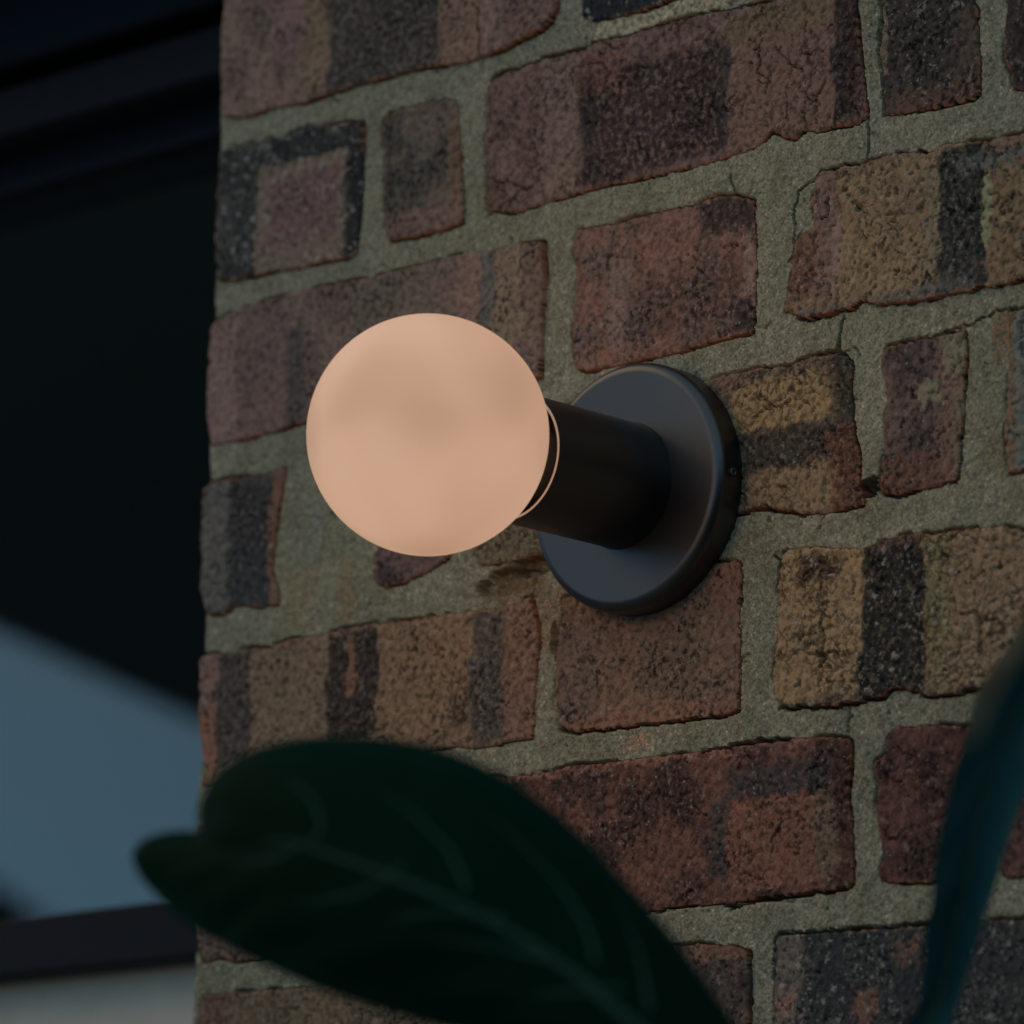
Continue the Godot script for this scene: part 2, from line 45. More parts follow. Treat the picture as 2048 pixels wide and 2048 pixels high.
const CRACKS := [[0.94, 6.5, 403.7, -88.8, 406, -97.3, 404.2, -99.3, 404.7, -110.5, 406.2, -125.1, 407.3, -141.9], [0.68, 6.5, 398.9, -140.2, 399.9, -148.3, 398.5, -159.9, 389.7, -159.7, 374, -159.1, 369.1, -162.1, 361.1, -165.3, 358.2, -175.1, 359.4, -181.7, 358.3, -192.6, 355.8, -195.7], [0.77, 5.2, 357.9, -203.6, 355, -214.9], [0.68, 6.5, 385, -224, 385, -228.7, 384, -232.4, 383.7, -239.7, 384, -231.3, 383.1, -238.5], [0.59, 5.2, 479.5, -236, 465.2, -236.2, 456, -238.4, 446.8, -239.1, 437.4, -240.6, 428, -240.9, 409.1, -241.2], [1.02, 6.5, 341.7, -239.2, 350.7, -240.3, 358.6, -241.1, 362.5, -239.1, 372.3, -238.7, 384, -238.7], [0.68, 5.2, 388.1, -389.6, 389.5, -393.8, 388.4, -400], [0.68, 3.9, 167.4, -39.1, 172.1, -44.4, 171.7, -50.4, 173.7, -55.2, 173.2, -65.4, 173.9, -71.6], [1.1, 6.5, 177.8, -82.7, 180.5, -78.1, 185.5, -77, 199, -76.8, 213.4, -75.6, 222.2, -75.8, 234.3, -75.1, 237.6, -74.8], [0.85, 6.5, 240.8, -73.8, 262.4, -75.3, 283.7, -74.7, 304.7, -75.1, 325.4, -76.4, 343.9, -77.8], [0.59, 3.9, 323.6, -150.9, 323.6, -154.2, 325.7, -159.4], [1.02, 5.2, 330.5, -301, 340.5, -300.1, 353.4, -303.4, 367.1, -306.7], [1.02, 6.5, 396.7, -296.1, 405.3, -295.9], [1.36, 7.8, 396.7, -297.3, 404.3, -300.7], [1.02, 6.5, 425.4, -160.6, 430.6, -162.6], [0.85, 6.5, 309.9, -400, 326.8, -399.3, 343.6, -399.4, 355.4, -399.5], [1.02, 6.5, 322.1, -399, 340.1, -399, 357.9, -399.4], [0.85, 6.5, 349.1, -497.7, 349.6, -483.3, 351.9, -479.7, 375.7, -480.4, 397.5, -481.1, 415.5, -481.5, 455.8, -482.6], [0.85, 6.5, 348.7, -321.3, 351.2, -324, 352.2, -330.3, 350.8, -336.2], [0.68, 6.5, 329.7, -349.1, 330.4, -368.8, 330, -384.5], [1.02, 5.2, 228.2, -382, 236, -384.3, 270.2, -385.3, 301.2, -385.9, 319.5, -386.3, 330.3, -385.5], [1.1, 6.5, 322.8, -466, 327.6, -467.1, 340.6, -465.2, 369.9, -464.9, 388.3, -464.7], [1.02, 6.5, 351.3, -386.4, 369.5, -388.2, 392.7, -389.2, 408.8, -387.8], [0.77, 5.2, 425.7, -389.9, 443.6, -391, 456.3, -390.3], [1.02, 5.2, 360.4, -220.6, 367.4, -223.5, 382.1, -222.9, 391.8, -222.4], [1.02, 5.2, 407.2, -304.5, 413.8, -306.1, 419.5, -305.9], [0.77, 3.12, 375.3, -367.1, 377, -362.3, 377.6, -358.7, 375.3, -355.6], [0.77, 2.86, 375.3, -367.6, 367.1, -364.8, 363.5, -360.6, 365.9, -357.2], [0.77, 3.12, 375.3, -367.6, 381.1, -366.4, 389.2, -368.3], [1.87, 5.2, 373, -365.9, 375.9, -367.8, 377.6, -368.6], [1.53, 5.2, 375.3, -367.1, 375.9, -369.5, 375.1, -371.7], [0.68, 2.6, 375.3, -368.5, 380, -372.7, 381.2, -375.6], [0.68, 2.86, 453.7, -358, 457.5, -363, 456.9, -368.3, 458, -375.5], [0.59, 2.6, 457.5, -363, 464.7, -362.5], [0.68, 2.6, 375.2, -336.3, 373.7, -342.2, 375.7, -348.6, 375.2, -358.4, 376.7, -364.8], [0.59, 2.6, 447.2, -359, 455.4, -358.5, 458.1, -361.8, 457.1, -374.3], [0.59, 2.6, 457.2, -363.2, 464.4, -362.6], [0.59, 2.6, 336.5, -97.6, 339.6, -97.4, 340.1, -104.9, 337.6, -108.4], [0.59, 2.6, 348.7, -99.4, 355.8, -107.4, 359.8, -110.6, 363.9, -111.5], [0.59, 2.6, 337.6, -108.4, 343.8, -112.9, 342.8, -119.2], [0.59, 2.6, 353.9, -124.7, 354.9, -129.7, 354, -132.7], [0.59, 2.34, 361.8, -102.2, 363.8, -105.8, 369.8, -107.1], [0.59, 2.34, 369.9, -128, 373.8, -122.4, 375.8, -120.4], [0.68, 2.86, 38.2, -23.2, 43.4, -28.9, 44.8, -33.7], [0.68, 2.86, 36.3, -38.2, 40.4, -46.2, 43.7, -53.2, 43.4, -60.3], [0.68, 2.34, 183.2, -126.4, 192.3, -129.4, 202.4, -134.3, 207.9, -133.6], [0.59, 2.34, 338.8, -250.5, 344.8, -253, 346.8, -258.1], [0.59, 2.34, 345.8, -255.6, 353.7, -258.4, 358.7, -256.8], [0.59, 2.34, 336.8, -261.2, 341.8, -258.9, 346.8, -258.1], [0.68, 2.6, 353, -293.3, 355.4, -292.9, 355, -296.3], [0.59, 2.08, 354.4, -433.9, 349.8, -439.8, 348.6, -446.1], [0.59, 2.08, 58.3, -339.9, 55.5, -345.5, 54.5, -350.4]]
const PITS := [[395.1, -179.6, 1.9, 2.5], [415.8, -210.7, 1.7, 2.5], [428.6, -184.4, 1.6, 1.5], [399.5, -205.5, 1, 2], [415.3, -175.3, 1, 2], [451.9, -130.7, 1.4, 2], [335.1, -103.4, 1.1, 2], [445.4, -110.6, 1.5, 1.5], [470.6, -195.7, 1.4, 2], [466.9, -198.1, 1.2, 2], [440.8, -333.6, 1.5, 2.5], [467.7, -341.6, 1.6, 2.5], [340.3, -250.8, 1.2, 2], [422.8, -264.6, 1.6, 3.5], [422.3, -262.2, 1.2, 3.5], [441.9, -303.4, 0.8, 2], [366, -341.2, 1.3, 2], [363.6, -378.1, 1.5, 2.5], [375.3, -367.7, 1.8, 3], [59.2, -24.6, 1.6, 2], [164, -40.1, 1.4, 2], [54.9, -133.9, 1.4, 2], [149, -99.6, 1.6, 2], [133.3, -135.7, 1.4, 2], [122.7, -165.5, 1.4, 2], [111.6, -113.5, 1.3, 3.5], [149.7, -145.6, 1.6, 3.5], [224.6, -137.3, 1.2, 2], [235.2, -176.2, 1.4, 2], [143.6, -358.7, 1.3, 2], [157.7, -342.3, 1.2, 2], [78.2, -363.9, 1.5, 2], [203, -349.3, 1.2, 2], [209, -374, 2, 2.5], [208.6, -373.6, 1.5, 2.5], [85.1, -266.3, 2, 2.5], [20, -179, 1.3, 1.5], [223.6, -343.9, 2.2, 3.5], [237.6, -74.8, 2.2, 4], [326.3, -466.9, 1.6, 4]]
const CAVITIES := [[194.5, -313, 17, 6, 6], [209.6, -307.6, 14, 5, 8], [399.6, -299.2, 5, 4, 8], [224.2, -341, 2.5, 8, 5]]
const STAINS := [[242.7, 320.5, -59.9, -93.3, 0.615, 0.536, 0.35, 0.8, 1.2], [265.3, 280.3, -390.7, -396, 0.6, 0.307, 0.222, 0.8, 3], [53.9, 76.4, -289.7, -318, 0.331, 0.229, 0.103, 0.55, 6], [89.5, 99.8, -290.1, -316.7, 0.33, 0.205, 0.089, 0.6, 4], [68.1, 77.8, -255.8, -292.8, 0.309, 0.314, 0.275, 0.6, 3], [464.3, 471.5, -235.7, -255, 0.327, 0.161, 0.07, 0.75, 4], [460.3, 470.3, -289.3, -303.5, 0.298, 0.181, 0.075, 0.5, 5], [191.6, 224.6, -324, -346.7, 0.362, 0.206, 0.118, 0.5, 6], [441.2, 450.5, -236.3, -242.5, 0.52, 0.367, 0.258, 0.7, 2], [66.4, 78.7, -304, -314.9, 0.356, 0.33, 0.264, 0.5, 4], [183.2, 218.6, -301.7, -322.5, 0.227, 0.13, 0.06, 0.85, 3], [216.5, 233.1, -319, -345.2, 0.375, 0.243, 0.165, 0.5, 4], [34, 66.3, -219.7, -240.1, 0.223, 0.24, 0.167, 0.4, 8]]

const LEAF_BROAD := [[662.4, 1697.6, 373.7, 674.9, 1685.1, 408.9, 649.2, 1682.3, 404.2],
	[656.9, 1708.5, 378.1, 666.8, 1695.3, 415.4, 634.5, 1692.5, 417.1],
	[652.9, 1715.2, 378.4, 658.9, 1703.5, 420, 621.9, 1700, 425.8],
	[645.8, 1726.6, 382.6, 650.6, 1711.1, 424, 610.8, 1704.6, 431.6],
	[638.4, 1738, 386.6, 643.3, 1717.3, 426.3, 600.8, 1708.3, 435.7],
	[630.7, 1748.1, 390.3, 636.5, 1722.8, 427.5, 591.7, 1710.2, 438.1],
	[622.7, 1757.3, 393.8, 627.7, 1728.9, 430.5, 582.7, 1712.3, 440.3],
	[614.7, 1766.6, 397.2, 619.4, 1734.6, 432.8, 573.6, 1715.1, 442.6],
	[606.4, 1775.3, 400.6, 608.3, 1741.3, 437.7, 564.3, 1717.9, 444.9],
	[596.9, 1783.9, 405.1, 596.1, 1748.2, 443.5, 555.1, 1721.1, 447.1],
	[586.1, 1791.8, 410.6, 586.4, 1752.4, 446, 545.6, 1724.4, 449.6],
	[574.9, 1798.1, 415.9, 576.7, 1756.2, 448.2, 536.9, 1727.8, 451.2],
	[564.6, 1802, 419.8, 567.6, 1759.7, 449.6, 528.9, 1731.1, 452],
	[551.7, 1805.1, 425.9, 557.9, 1763.2, 451.4, 520.5, 1734.7, 453.4],
	[537.5, 1806.6, 432.9, 548.3, 1766.6, 452.9, 512.2, 1738.6, 454.8],
	[522.9, 1806.2, 439.8, 539.1, 1770, 454, 505.6, 1741.4, 454.2],
	[509.3, 1803.5, 445.2, 529.6, 1771, 454.4, 497.7, 1744.7, 455],
	[497.7, 1798.3, 448.1, 519.7, 1770.9, 454.8, 491.1, 1748.6, 454.9],
	[489, 1790.6, 447.7, 509.8, 1770.6, 455.1, 484.6, 1752.6, 454.7],
	[483.8, 1784.7, 444.8, 500.4, 1770.8, 454.9, 478.3, 1756.7, 454.4],
	[480.8, 1780.9, 440.6, 490.9, 1771.2, 454.8, 472.8, 1760.5, 453.4],
	[470.9, 1780.7, 444.4, 481.3, 1771.7, 454.6, 466.9, 1765.2, 453.1],
	[461.3, 1778.6, 447.6, 471.7, 1772.4, 454.5, 462.3, 1769.1, 451.5],
	[455.3, 1774.8, 447.1, 462.7, 1773.2, 453.8, 458.2, 1773.9, 449.7]]
const LEAF_BLADE := [[644.6, 1960.2, 136.5, 631.2, 1965.7, 117, 642.8, 1960.3, 132.6],
	[635, 1940.9, 150.5, 626.8, 1944.9, 125.6, 643.7, 1938.7, 135.8],
	[625, 1918.3, 163.8, 619.7, 1916.9, 134.5, 639.9, 1906, 140.2],
	[616.7, 1892.6, 174.7, 612.1, 1890.9, 144.6, 633.4, 1880.3, 149.4],
	[613.5, 1871.1, 181.9, 606.9, 1869.7, 153.8, 626.3, 1859.9, 160.6],
	[612.3, 1859.9, 190.4, 605.1, 1857.3, 162.5, 624.1, 1846.5, 169.4],
	[609.1, 1845.7, 199.8, 603.8, 1845.1, 170.8, 625, 1836.7, 176.4],
	[609.8, 1831.9, 205.8, 604.2, 1833.2, 177.5, 625.2, 1826.9, 183.9],
	[610.2, 1819.6, 212.4, 604.9, 1822.5, 184.4, 626.2, 1818, 191],
	[611.2, 1807.4, 218.5, 606.1, 1811.8, 190.8, 627.7, 1809.3, 197.8],
	[612.8, 1795.2, 224.1, 607.6, 1801, 196.9, 629.2, 1799.9, 204.3],
	[614.3, 1783.2, 229.8, 608.5, 1788.8, 203.1, 629.6, 1787.8, 211],
	[617, 1771.4, 234.4, 610, 1775.9, 208.5, 630, 1774.4, 217.3],
	[618.7, 1759.7, 240, 610.6, 1763.1, 214.8, 629.5, 1760.6, 224.3],
	[619.6, 1744.7, 243.6, 613.3, 1749.1, 222.1, 630.2, 1748.9, 230.1],
	[621.2, 1733.3, 247.5, 616.4, 1737.1, 230, 630.3, 1737.4, 236.2],
	[621, 1726.7, 254.6, 619.1, 1728.2, 239.4, 631.3, 1727.2, 242.1],
	[621.2, 1714.4, 259.6, 620.7, 1715.4, 248.5, 629.8, 1714.8, 249.5]]
const VEINS := [[0.622, 0.050, 0.612, 0.200, 0.629, 0.400, 0.656, 0.575, 0.696, 0.750], [0.385, 0.125, 0.405, 0.225, 0.441, 0.350, 0.488, 0.450, 0.545, 0.550, 0.589, 0.650], [0.221, 0.225, 0.258, 0.425, 0.314, 0.550, 0.365, 0.625, 0.425, 0.700, 0.488, 0.825], [0.271, -0.025, 0.321, -0.150, 0.365, -0.275, 0.391, -0.375], [0.635, 0.025, 0.666, -0.175, 0.729, -0.225, 0.819, -0.225], [0.475, 0.100, 0.505, -0.200, 0.555, -0.400, 0.635, -0.575], [0.124, 0.250, 0.174, 0.525, 0.237, 0.750, 0.291, 0.850], [0.341, 0.075, 0.378, -0.075, 0.425, -0.275, 0.485, -0.375], [0.167, 0.225, 0.207, -0.200, 0.237, -0.525]]

var outlines := []            # per brick: grid origin x, y, columns, rows, distances
var colours := []
var traits := []
var bands := []
var offsets := []
var na: PackedByteArray
var nb: PackedByteArray
var nc: PackedByteArray
var nd: PackedByteArray
var ne: PackedByteArray
var nf: PackedByteArray
var ng: PackedByteArray
var even: PackedFloat32Array  # makes every level of nc equally common
var cut: PackedFloat32Array   # cracks and pits, depth in mm
var out_colour := []
var out_fine := []
var out_height := []
var out_id := []
var height: PackedFloat32Array
var ids: PackedByteArray
var names_used := {}


func _ready() -> void:
	_camera_and_light()
	_setting()
	_brick_wall()
	_window()
	_wall_lamp()
	_potted_plant()
	_parasol()
	_house()
	_added_fence()


# ---------------------------------------------------------------- camera, sky, light
func _camera_and_light() -> void:
	var cam := Camera3D.new()
	cam.name = "camera"
	add_child(cam)
	cam.transform = Transform3D(Basis(Vector3(0.7278, 0.0174, -0.6856), Vector3(0.1367, 0.9759, 0.1699), -Vector3(-0.6721, 0.2173, -0.7079)), Vector3(1.5810, 1.5551, 1.4568))
	cam.near = 0.05
	cam.far = 400.0
	var lens := CameraAttributesPhysical.new()
	lens.frustum_focal_length = 109.565
	lens.frustum_focus_distance = 1.962
	lens.exposure_aperture = 5.0
	cam.attributes = lens
	cam.fov = 12.5007
	cam.current = true

	var sky_look := ProceduralSkyMaterial.new()
	sky_look.sky_top_color = Color(0.60, 0.65, 0.69)
	sky_look.sky_horizon_color = Color(0.53, 0.81, 0.97)
	sky_look.sky_curve = 0.18
	sky_look.ground_horizon_color = Color(0.30, 0.31, 0.31)
	sky_look.ground_bottom_color = Color(0.16, 0.16, 0.16)
	sky_look.sun_angle_max = 1.0
	sky_look.energy_multiplier = 1.0
	var sky := Sky.new()
	sky.sky_material = sky_look
	var env := Environment.new()
	env.background_mode = Environment.BG_SKY
	env.sky = sky
	env.tonemap_mode = Environment.TONE_MAPPER_LINEAR
	env.tonemap_exposure = 0.88
	env.sdfgi_enabled = true
	env.ssao_enabled = true
	env.ssil_enabled = true
	var we := WorldEnvironment.new()
	we.name = "world_environment"
	we.environment = env
	add_child(we)

	var sun := DirectionalLight3D.new()      # the last soft afterglow, from the upper left in front of the wall
	sun.name = "afterglow"
	sun.light_energy = 0.18
	sun.light_color = Color(1.0, 0.78, 0.50)
	sun.light_angular_distance = 40.0
	sun.shadow_enabled = true
	sun.sky_mode = DirectionalLight3D.SKY_MODE_LIGHT_ONLY
	add_child(sun)
	sun.look_at_from_position(Vector3(-0.80, 0.62, 0.48), Vector3.ZERO, Vector3.UP)


# ---------------------------------------------------------------- helpers
func mat(colour: Color, rough := 0.8, spec := 0.5, metal := 0.0) -> StandardMaterial3D:
	var m := StandardMaterial3D.new()
	m.albedo_color = colour.linear_to_srgb()
	m.roughness = rough
	m.metallic_specular = spec
	m.metallic = metal
	return m


func speckled(a: Color, b: Color, rough: float, per_metre: float, relief := 0.0, seed_ := 1) -> StandardMaterial3D:
	var n := FastNoiseLite.new()
	n.seed = seed_
	n.noise_type = FastNoiseLite.TYPE_SIMPLEX_SMOOTH
	n.frequency = 0.02
	n.fractal_octaves = 5
	var ramp := Gradient.new()
	ramp.set_color(0, a.linear_to_srgb())
	ramp.set_color(1, b.linear_to_srgb())
	var t := NoiseTexture2D.new()
	t.width = 512
	t.height = 512
	t.seamless = true
	t.noise = n
	t.color_ramp = ramp
	var m := mat(Color.WHITE, rough, 0.3)
	m.albedo_texture = t
	m.uv1_triplanar = true
	m.uv1_world_triplanar = true
	m.uv1_scale = Vector3.ONE * per_metre
	if relief > 0.0:
		var h := NoiseTexture2D.new()
		h.width = 512
		h.height = 512
		h.seamless = true
		h.noise = n
		m.heightmap_enabled = true
		m.heightmap_texture = h
		m.heightmap_scale = relief
	return m


func named(base: String) -> String:
	var k: int = names_used.get(base, 0)
	names_used[base] = k + 1
	return base if k == 0 else "%s_%03d" % [base, k]


func thing(called: String, label: String, category: String, at := Vector3.ZERO) -> Node3D:
	var o := Node3D.new()
	o.name = named(called)
	add_child(o, true)
	o.position = at
	o.set_meta("label", label)
	o.set_meta("category", category)
	o.set_meta("kind", "thing")
	return o


func part(called: String, mesh: Mesh, m: Material, parent: Node, at := Vector3.ZERO) -> MeshInstance3D:
	var o := MeshInstance3D.new()
	o.name = called
	o.mesh = mesh
	o.material_override = m
	o.position = at
	parent.add_child(o, true)
	return o


func structure(called: String, mesh: Mesh, m: Material, at := Vector3.ZERO) -> MeshInstance3D:
	var o := part(called, mesh, m, self, at)
	o.set_meta("kind", "structure")
	return o


func box(lo: Vector3, hi: Vector3, bevel := 0.0) -> ArrayMesh:
	# a box between two corners with chamfered edges
	var st := SurfaceTool.new()
	st.begin(Mesh.PRIMITIVE_TRIANGLES)
	st.set_smooth_group(-1)
	var c := (lo + hi) * 0.5
	var e := (hi - lo) * 0.5
	var b := minf(bevel, minf(e.x, minf(e.y, e.z)) * 0.9)
	var axes := [Vector3.RIGHT, Vector3.UP, Vector3.BACK]
	for a in 3:
		for s in [-1.0, 1.0]:
			var n: Vector3 = axes[a] * s
			var u: Vector3 = axes[(a + 1) % 3]
			var v: Vector3 = axes[(a + 2) % 3]
			var eu: float = e[(a + 1) % 3] - b
			var ev: float = e[(a + 2) % 3] - b
			var o: Vector3 = c + n * e[a]
			_quad(st, o - u * eu - v * ev, o + u * eu - v * ev, o + u * eu + v * ev, o - u * eu + v * ev, n)
			if b > 0.0:
				for t in [-1.0, 1.0]:   # chamfers between this face and the next axis' faces
					var p: Vector3 = c + axes[a] * s * e[a] + u * t * (e[(a + 1) % 3] - b)
					var q: Vector3 = c + axes[a] * s * (e[a] - b) + u * t * e[(a + 1) % 3]
					_quad(st, p - v * ev, q - v * ev, q + v * ev, p + v * ev, (n + u * t).normalized())
	if b > 0.0:
		for sx in [-1.0, 1.0]:
			for sy in [-1.0, 1.0]:
				for sz in [-1.0, 1.0]:
					var d := Vector3(sx, sy, sz)
					_tri(st, c + d * Vector3(e.x, e.y - b, e.z - b), c + d * Vector3(e.x - b, e.y, e.z - b), c + d * Vector3(e.x - b, e.y - b, e.z), d.normalized())
	return st.commit()


func _tri(st: SurfaceTool, a: Vector3, b: Vector3, c: Vector3, n: Vector3) -> void:
	if (b - a).cross(c - a).dot(n) > 0.0:   # front faces run clockwise
		var t := b
		b = c
		c = t
	for p in [a, b, c]:
		st.set_normal(n)
		st.add_vertex(p)


func _quad(st: SurfaceTool, a: Vector3, b: Vector3, c: Vector3, d: Vector3, n: Vector3) -> void:
	_tri(st, a, b, c, n)
	_tri(st, a, c, d, n)


func lathe(runs: Array, segs := 96) -> ArrayMesh:
	# runs of (radius, height) along +z; each run is smooth, runs meet at hard edges
	var v := PackedVector3Array()
	var n := PackedVector3Array()
	var idx := PackedInt32Array()
	for run in runs:
		var base := v.size()
		var count: int = run.size()
		for k in count:
			var a: Vector2 = run[maxi(k - 1, 0)]
			var b: Vector2 = run[mini(k + 1, count - 1)]
			var t := (b - a).normalized()
			for s in segs + 1:
				var w := TAU * s / segs
				v.append(Vector3(run[k].x * cos(w), run[k].x * sin(w), run[k].y))
				n.append(Vector3(t.y * cos(w), t.y * sin(w), -t.x))
		for k in count - 1:
			for s in segs:
				var p := base + k * (segs + 1) + s
				var q := p + segs + 1
				idx.append_array([p, q, p + 1, p + 1, q, q + 1])
	var arrays := []
	arrays.resize(Mesh.ARRAY_MAX)
	arrays[Mesh.ARRAY_VERTEX] = v
	arrays[Mesh.ARRAY_NORMAL] = n
	arrays[Mesh.ARRAY_INDEX] = idx
	var m := ArrayMesh.new()
	m.add_surface_from_arrays(Mesh.PRIMITIVE_TRIANGLES, arrays)
	return m


func tube(points: Array, radii: Array, sides := 10) -> ArrayMesh:
	var st := SurfaceTool.new()
	st.begin(Mesh.PRIMITIVE_TRIANGLES)
	var rings := []
	for k in points.size():
		var t: Vector3 = (points[mini(k + 1, points.size() - 1)] - points[maxi(k - 1, 0)]).normalized()
		var a := t.cross(Vector3.UP if absf(t.y) < 0.9 else Vector3.RIGHT).normalized()
		var b := t.cross(a)
		var ring := []
		for s in sides:
			var w := TAU * s / sides
			ring.append([points[k] + (a * cos(w) + b * sin(w)) * radii[k], a * cos(w) + b * sin(w)])
		rings.append(ring)
	for k in points.size() - 1:
		for s in sides:
			var q := [rings[k][s], rings[k + 1][s], rings[k + 1][(s + 1) % sides], rings[k][(s + 1) % sides]]
			for i in [0, 1, 2, 0, 2, 3]:
				st.set_normal(q[i][1])
				st.add_vertex(q[i][0])
	return st.commit()


# ---------------------------------------------------------------- the ground and the room behind the window
func _setting() -> void:
	structure("ground", box(Vector3(-60, -0.3, -60), Vector3(60, 0, 60)), speckled(Color(0.16, 0.15, 0.13), Color(0.26, 0.25, 0.22), 0.9, 0.7, 0.3, 5))
	var dark := mat(Color(0.2, 0.24, 0.22), 0.9)
	structure("room_floor", box(Vector3(-2.0, 0.4, -3.4), Vector3(0.35, 0.46, -0.235)), dark)
	structure("room_ceiling", box(Vector3(-2.0, 2.62, -3.4), Vector3(0.35, 2.7, -0.235)), dark)
	structure("room_wall_back", box(Vector3(-2.0, 0.46, -3.4), Vector3(0.35, 2.62, -3.3)), dark)
	structure("room_wall_left", box(Vector3(-2.0, 0.46, -3.3), Vector3(-1.92, 2.62, -0.235)), dark)
	structure("room_wall_right", box(Vector3(0.25, 0.46, -3.3), Vector3(0.35, 2.62, -0.235)), dark)


# ---------------------------------------------------------------- the brick wall
func noise(seed_: int, kind: int, period: float, octaves: int, cellular := -1, warp := 0.0, flat := 1, gain := 0.5) -> PackedByteArray:
	var f := FastNoiseLite.new()
	f.seed = seed_
	f.noise_type = kind
	f.frequency = S / period
	f.fractal_type = FastNoiseLite.FRACTAL_FBM if octaves > 1 else FastNoiseLite.FRACTAL_NONE
	f.fractal_octaves = octaves
	f.fractal_gain = gain
	if cellular >= 0:
		f.cellular_return_type = cellular
		f.cellular_jitter = 1.0
	if warp > 0.0:
		f.domain_warp_enabled = true
		f.domain_warp_amplitude = warp / S
		f.domain_warp_frequency = S / (period * 0.8)
		f.domain_warp_fractal_type = FastNoiseLite.DOMAIN_WARP_FRACTAL_NONE
	var im := f.get_image(W, H / flat + 1, false, false, true)
	im.convert(Image.FORMAT_L8)
	if flat > 1:
		im.resize(W, H, Image.INTERPOLATE_CUBIC)
	return im.get_data()


func _levels(n: PackedByteArray) -> PackedFloat32Array:
	var count := PackedFloat32Array()
	count.resize(256)
	for i in range(0, n.size(), 11):
		count[n[i]] += 1.0
	var sum := 0.0
	var total := ceil(n.size() / 11.0)
	for k in 256:
		sum += count[k]
		count[k] = (sum - count[k] * 0.5) / total
	return count


func outside(x: float, y: float, o: Array) -> float:
	# signed distance to an outline, positive inside
	var d := 1e9
	var inside := false
	var n := o.size() / 2
	var jx: float = o[2 * n - 2]
	var jy: float = o[2 * n - 1]
	for i in n:
		var ix: float = o[2 * i]
		var iy: float = o[2 * i + 1]
		var ex := jx - ix
		var ey := jy - iy
		var wx := x - ix
		var wy := y - iy
		var t := clampf((wx * ex + wy * ey) / maxf(ex * ex + ey * ey, 1e-6), 0.0, 1.0)
		var bx := wx - ex * t
		var by := wy - ey * t
		d = minf(d, bx * bx + by * by)
		if (iy > y) != (jy > y) and x < (jx - ix) * (y - iy) / (jy - iy) + ix:
			inside = not inside
		jx = ix
		jy = iy
	return sqrt(d) if inside else -sqrt(d)


func _prepare(k: int) -> void:
	var o: Array = BRICKS.values()[k].o
	var lo := Vector2(1e9, 1e9)
	var hi := -lo
	for i in o.size() / 2:
		var p := Vector2(o[2 * i], o[2 * i + 1])
		lo = lo.min(p)
		hi = hi.max(p)
	lo -= Vector2.ONE * PAD
	hi += Vector2.ONE * PAD
	var cols := int((hi.x - lo.x) / GRID) + 3
	var rows := int((hi.y - lo.y) / GRID) + 3
	var d := PackedFloat32Array()
	d.resize(cols * rows)
	for r in rows:
		for c in cols:
			d[r * cols + c] = outside(lo.x + c * GRID, hi.y - r * GRID, o)
	outlines[k] = [lo.x, hi.y, cols, rows, d]


func _cuts() -> void:
	cut.resize(W * H)
	var rng := RandomNumberGenerator.new()
	rng.seed = 77
	for c in CRACKS:
		var wide: float = c[0]
		for i in (c.size() - 2) / 2 - 1:
			var a := Vector2(c[2 + 2 * i], c[3 + 2 * i])
			var b := Vector2(c[4 + 2 * i], c[5 + 2 * i])
			var side := (b - a).orthogonal().normalized()
			var steps := int(a.distance_to(b) / 0.25) + 1
			for s in steps:
				var t := float(s) / steps
				var p := a.lerp(b, t)
				var px := int((p.x - X0) / S)
				var py := int((Y0 - p.y) / S)
				if px < 3 or py < 3 or px >= W - 3 or py >= H - 3:
					continue
				var wob := (nb[py * W + px] / 255.0 - 0.5) * 2.4 + (nc[py * W + px] / 255.0 - 0.5) * 0.8
				_stamp(p + side * wob, wide * (0.36 + 0.3 * nc[((py * 7) % H) * W + px] / 255.0), c[1])
	for k in outlines.size():
		var o: Array = outlines[k]
		var size := Vector2(o[2] * GRID - 2.0 * PAD - 8.0, o[3] * GRID - 2.0 * PAD - 8.0)
		var corner := Vector2(o[0] + PAD + 4.0, o[1] - PAD - 4.0)
		for q in int(traits[k][0] * size.x * 0.28):
			var p := corner + Vector2(rng.randf() * size.x, -rng.randf() * size.y)
			_wander(p, rng.randf() * TAU, rng.randi_range(4, 16), rng.randf_range(0.28, 0.42), rng.randf_range(1.2, 2.2), rng)
		for q in int(traits[k][1] * size.x * 0.5):
			var p := corner + Vector2(rng.randf() * size.x, -rng.randf() * size.y)
			_stamp(p, rng.randf_range(0.3, 0.55) + 0.6 * pow(rng.randf(), 6.0), rng.randf_range(0.8, 2.2))
	for k in 900:   # crumbs fallen out of the joints
		_stamp(Vector2(rng.randf_range(2.0, 530.0), rng.randf_range(-540.0, 0.0)), rng.randf_range(0.3, 0.6) + 0.7 * pow(rng.randf(), 8.0), rng.randf_range(0.6, 1.8))
	for q in PITS:
		for k in 7:
			_stamp(Vector2(q[0], q[1]) + Vector2(rng.randfn(), rng.randfn()) * q[2] * 0.42, q[2] * rng.randf_range(0.25, 0.6), q[3] * rng.randf_range(0.7, 1.0))


func _wander(p: Vector2, a: float, length: int, wide: float, deep: float, rng: RandomNumberGenerator) -> void:
	# a crack that wanders and forks
	for s in length * 3:
		p += Vector2(cos(a), sin(a)) * 0.33
		a += rng.randfn() * 0.28
		_stamp(p, wide * rng.randf_range(0.6, 1.1), deep)
		if rng.randf() < 0.012 and length > 5:
			_wander(p, a + rng.randf_range(0.6, 1.4) * (1.0 if rng.randf() < 0.5 else -1.0), length / 2, wide * 0.8, deep * 0.8, rng)


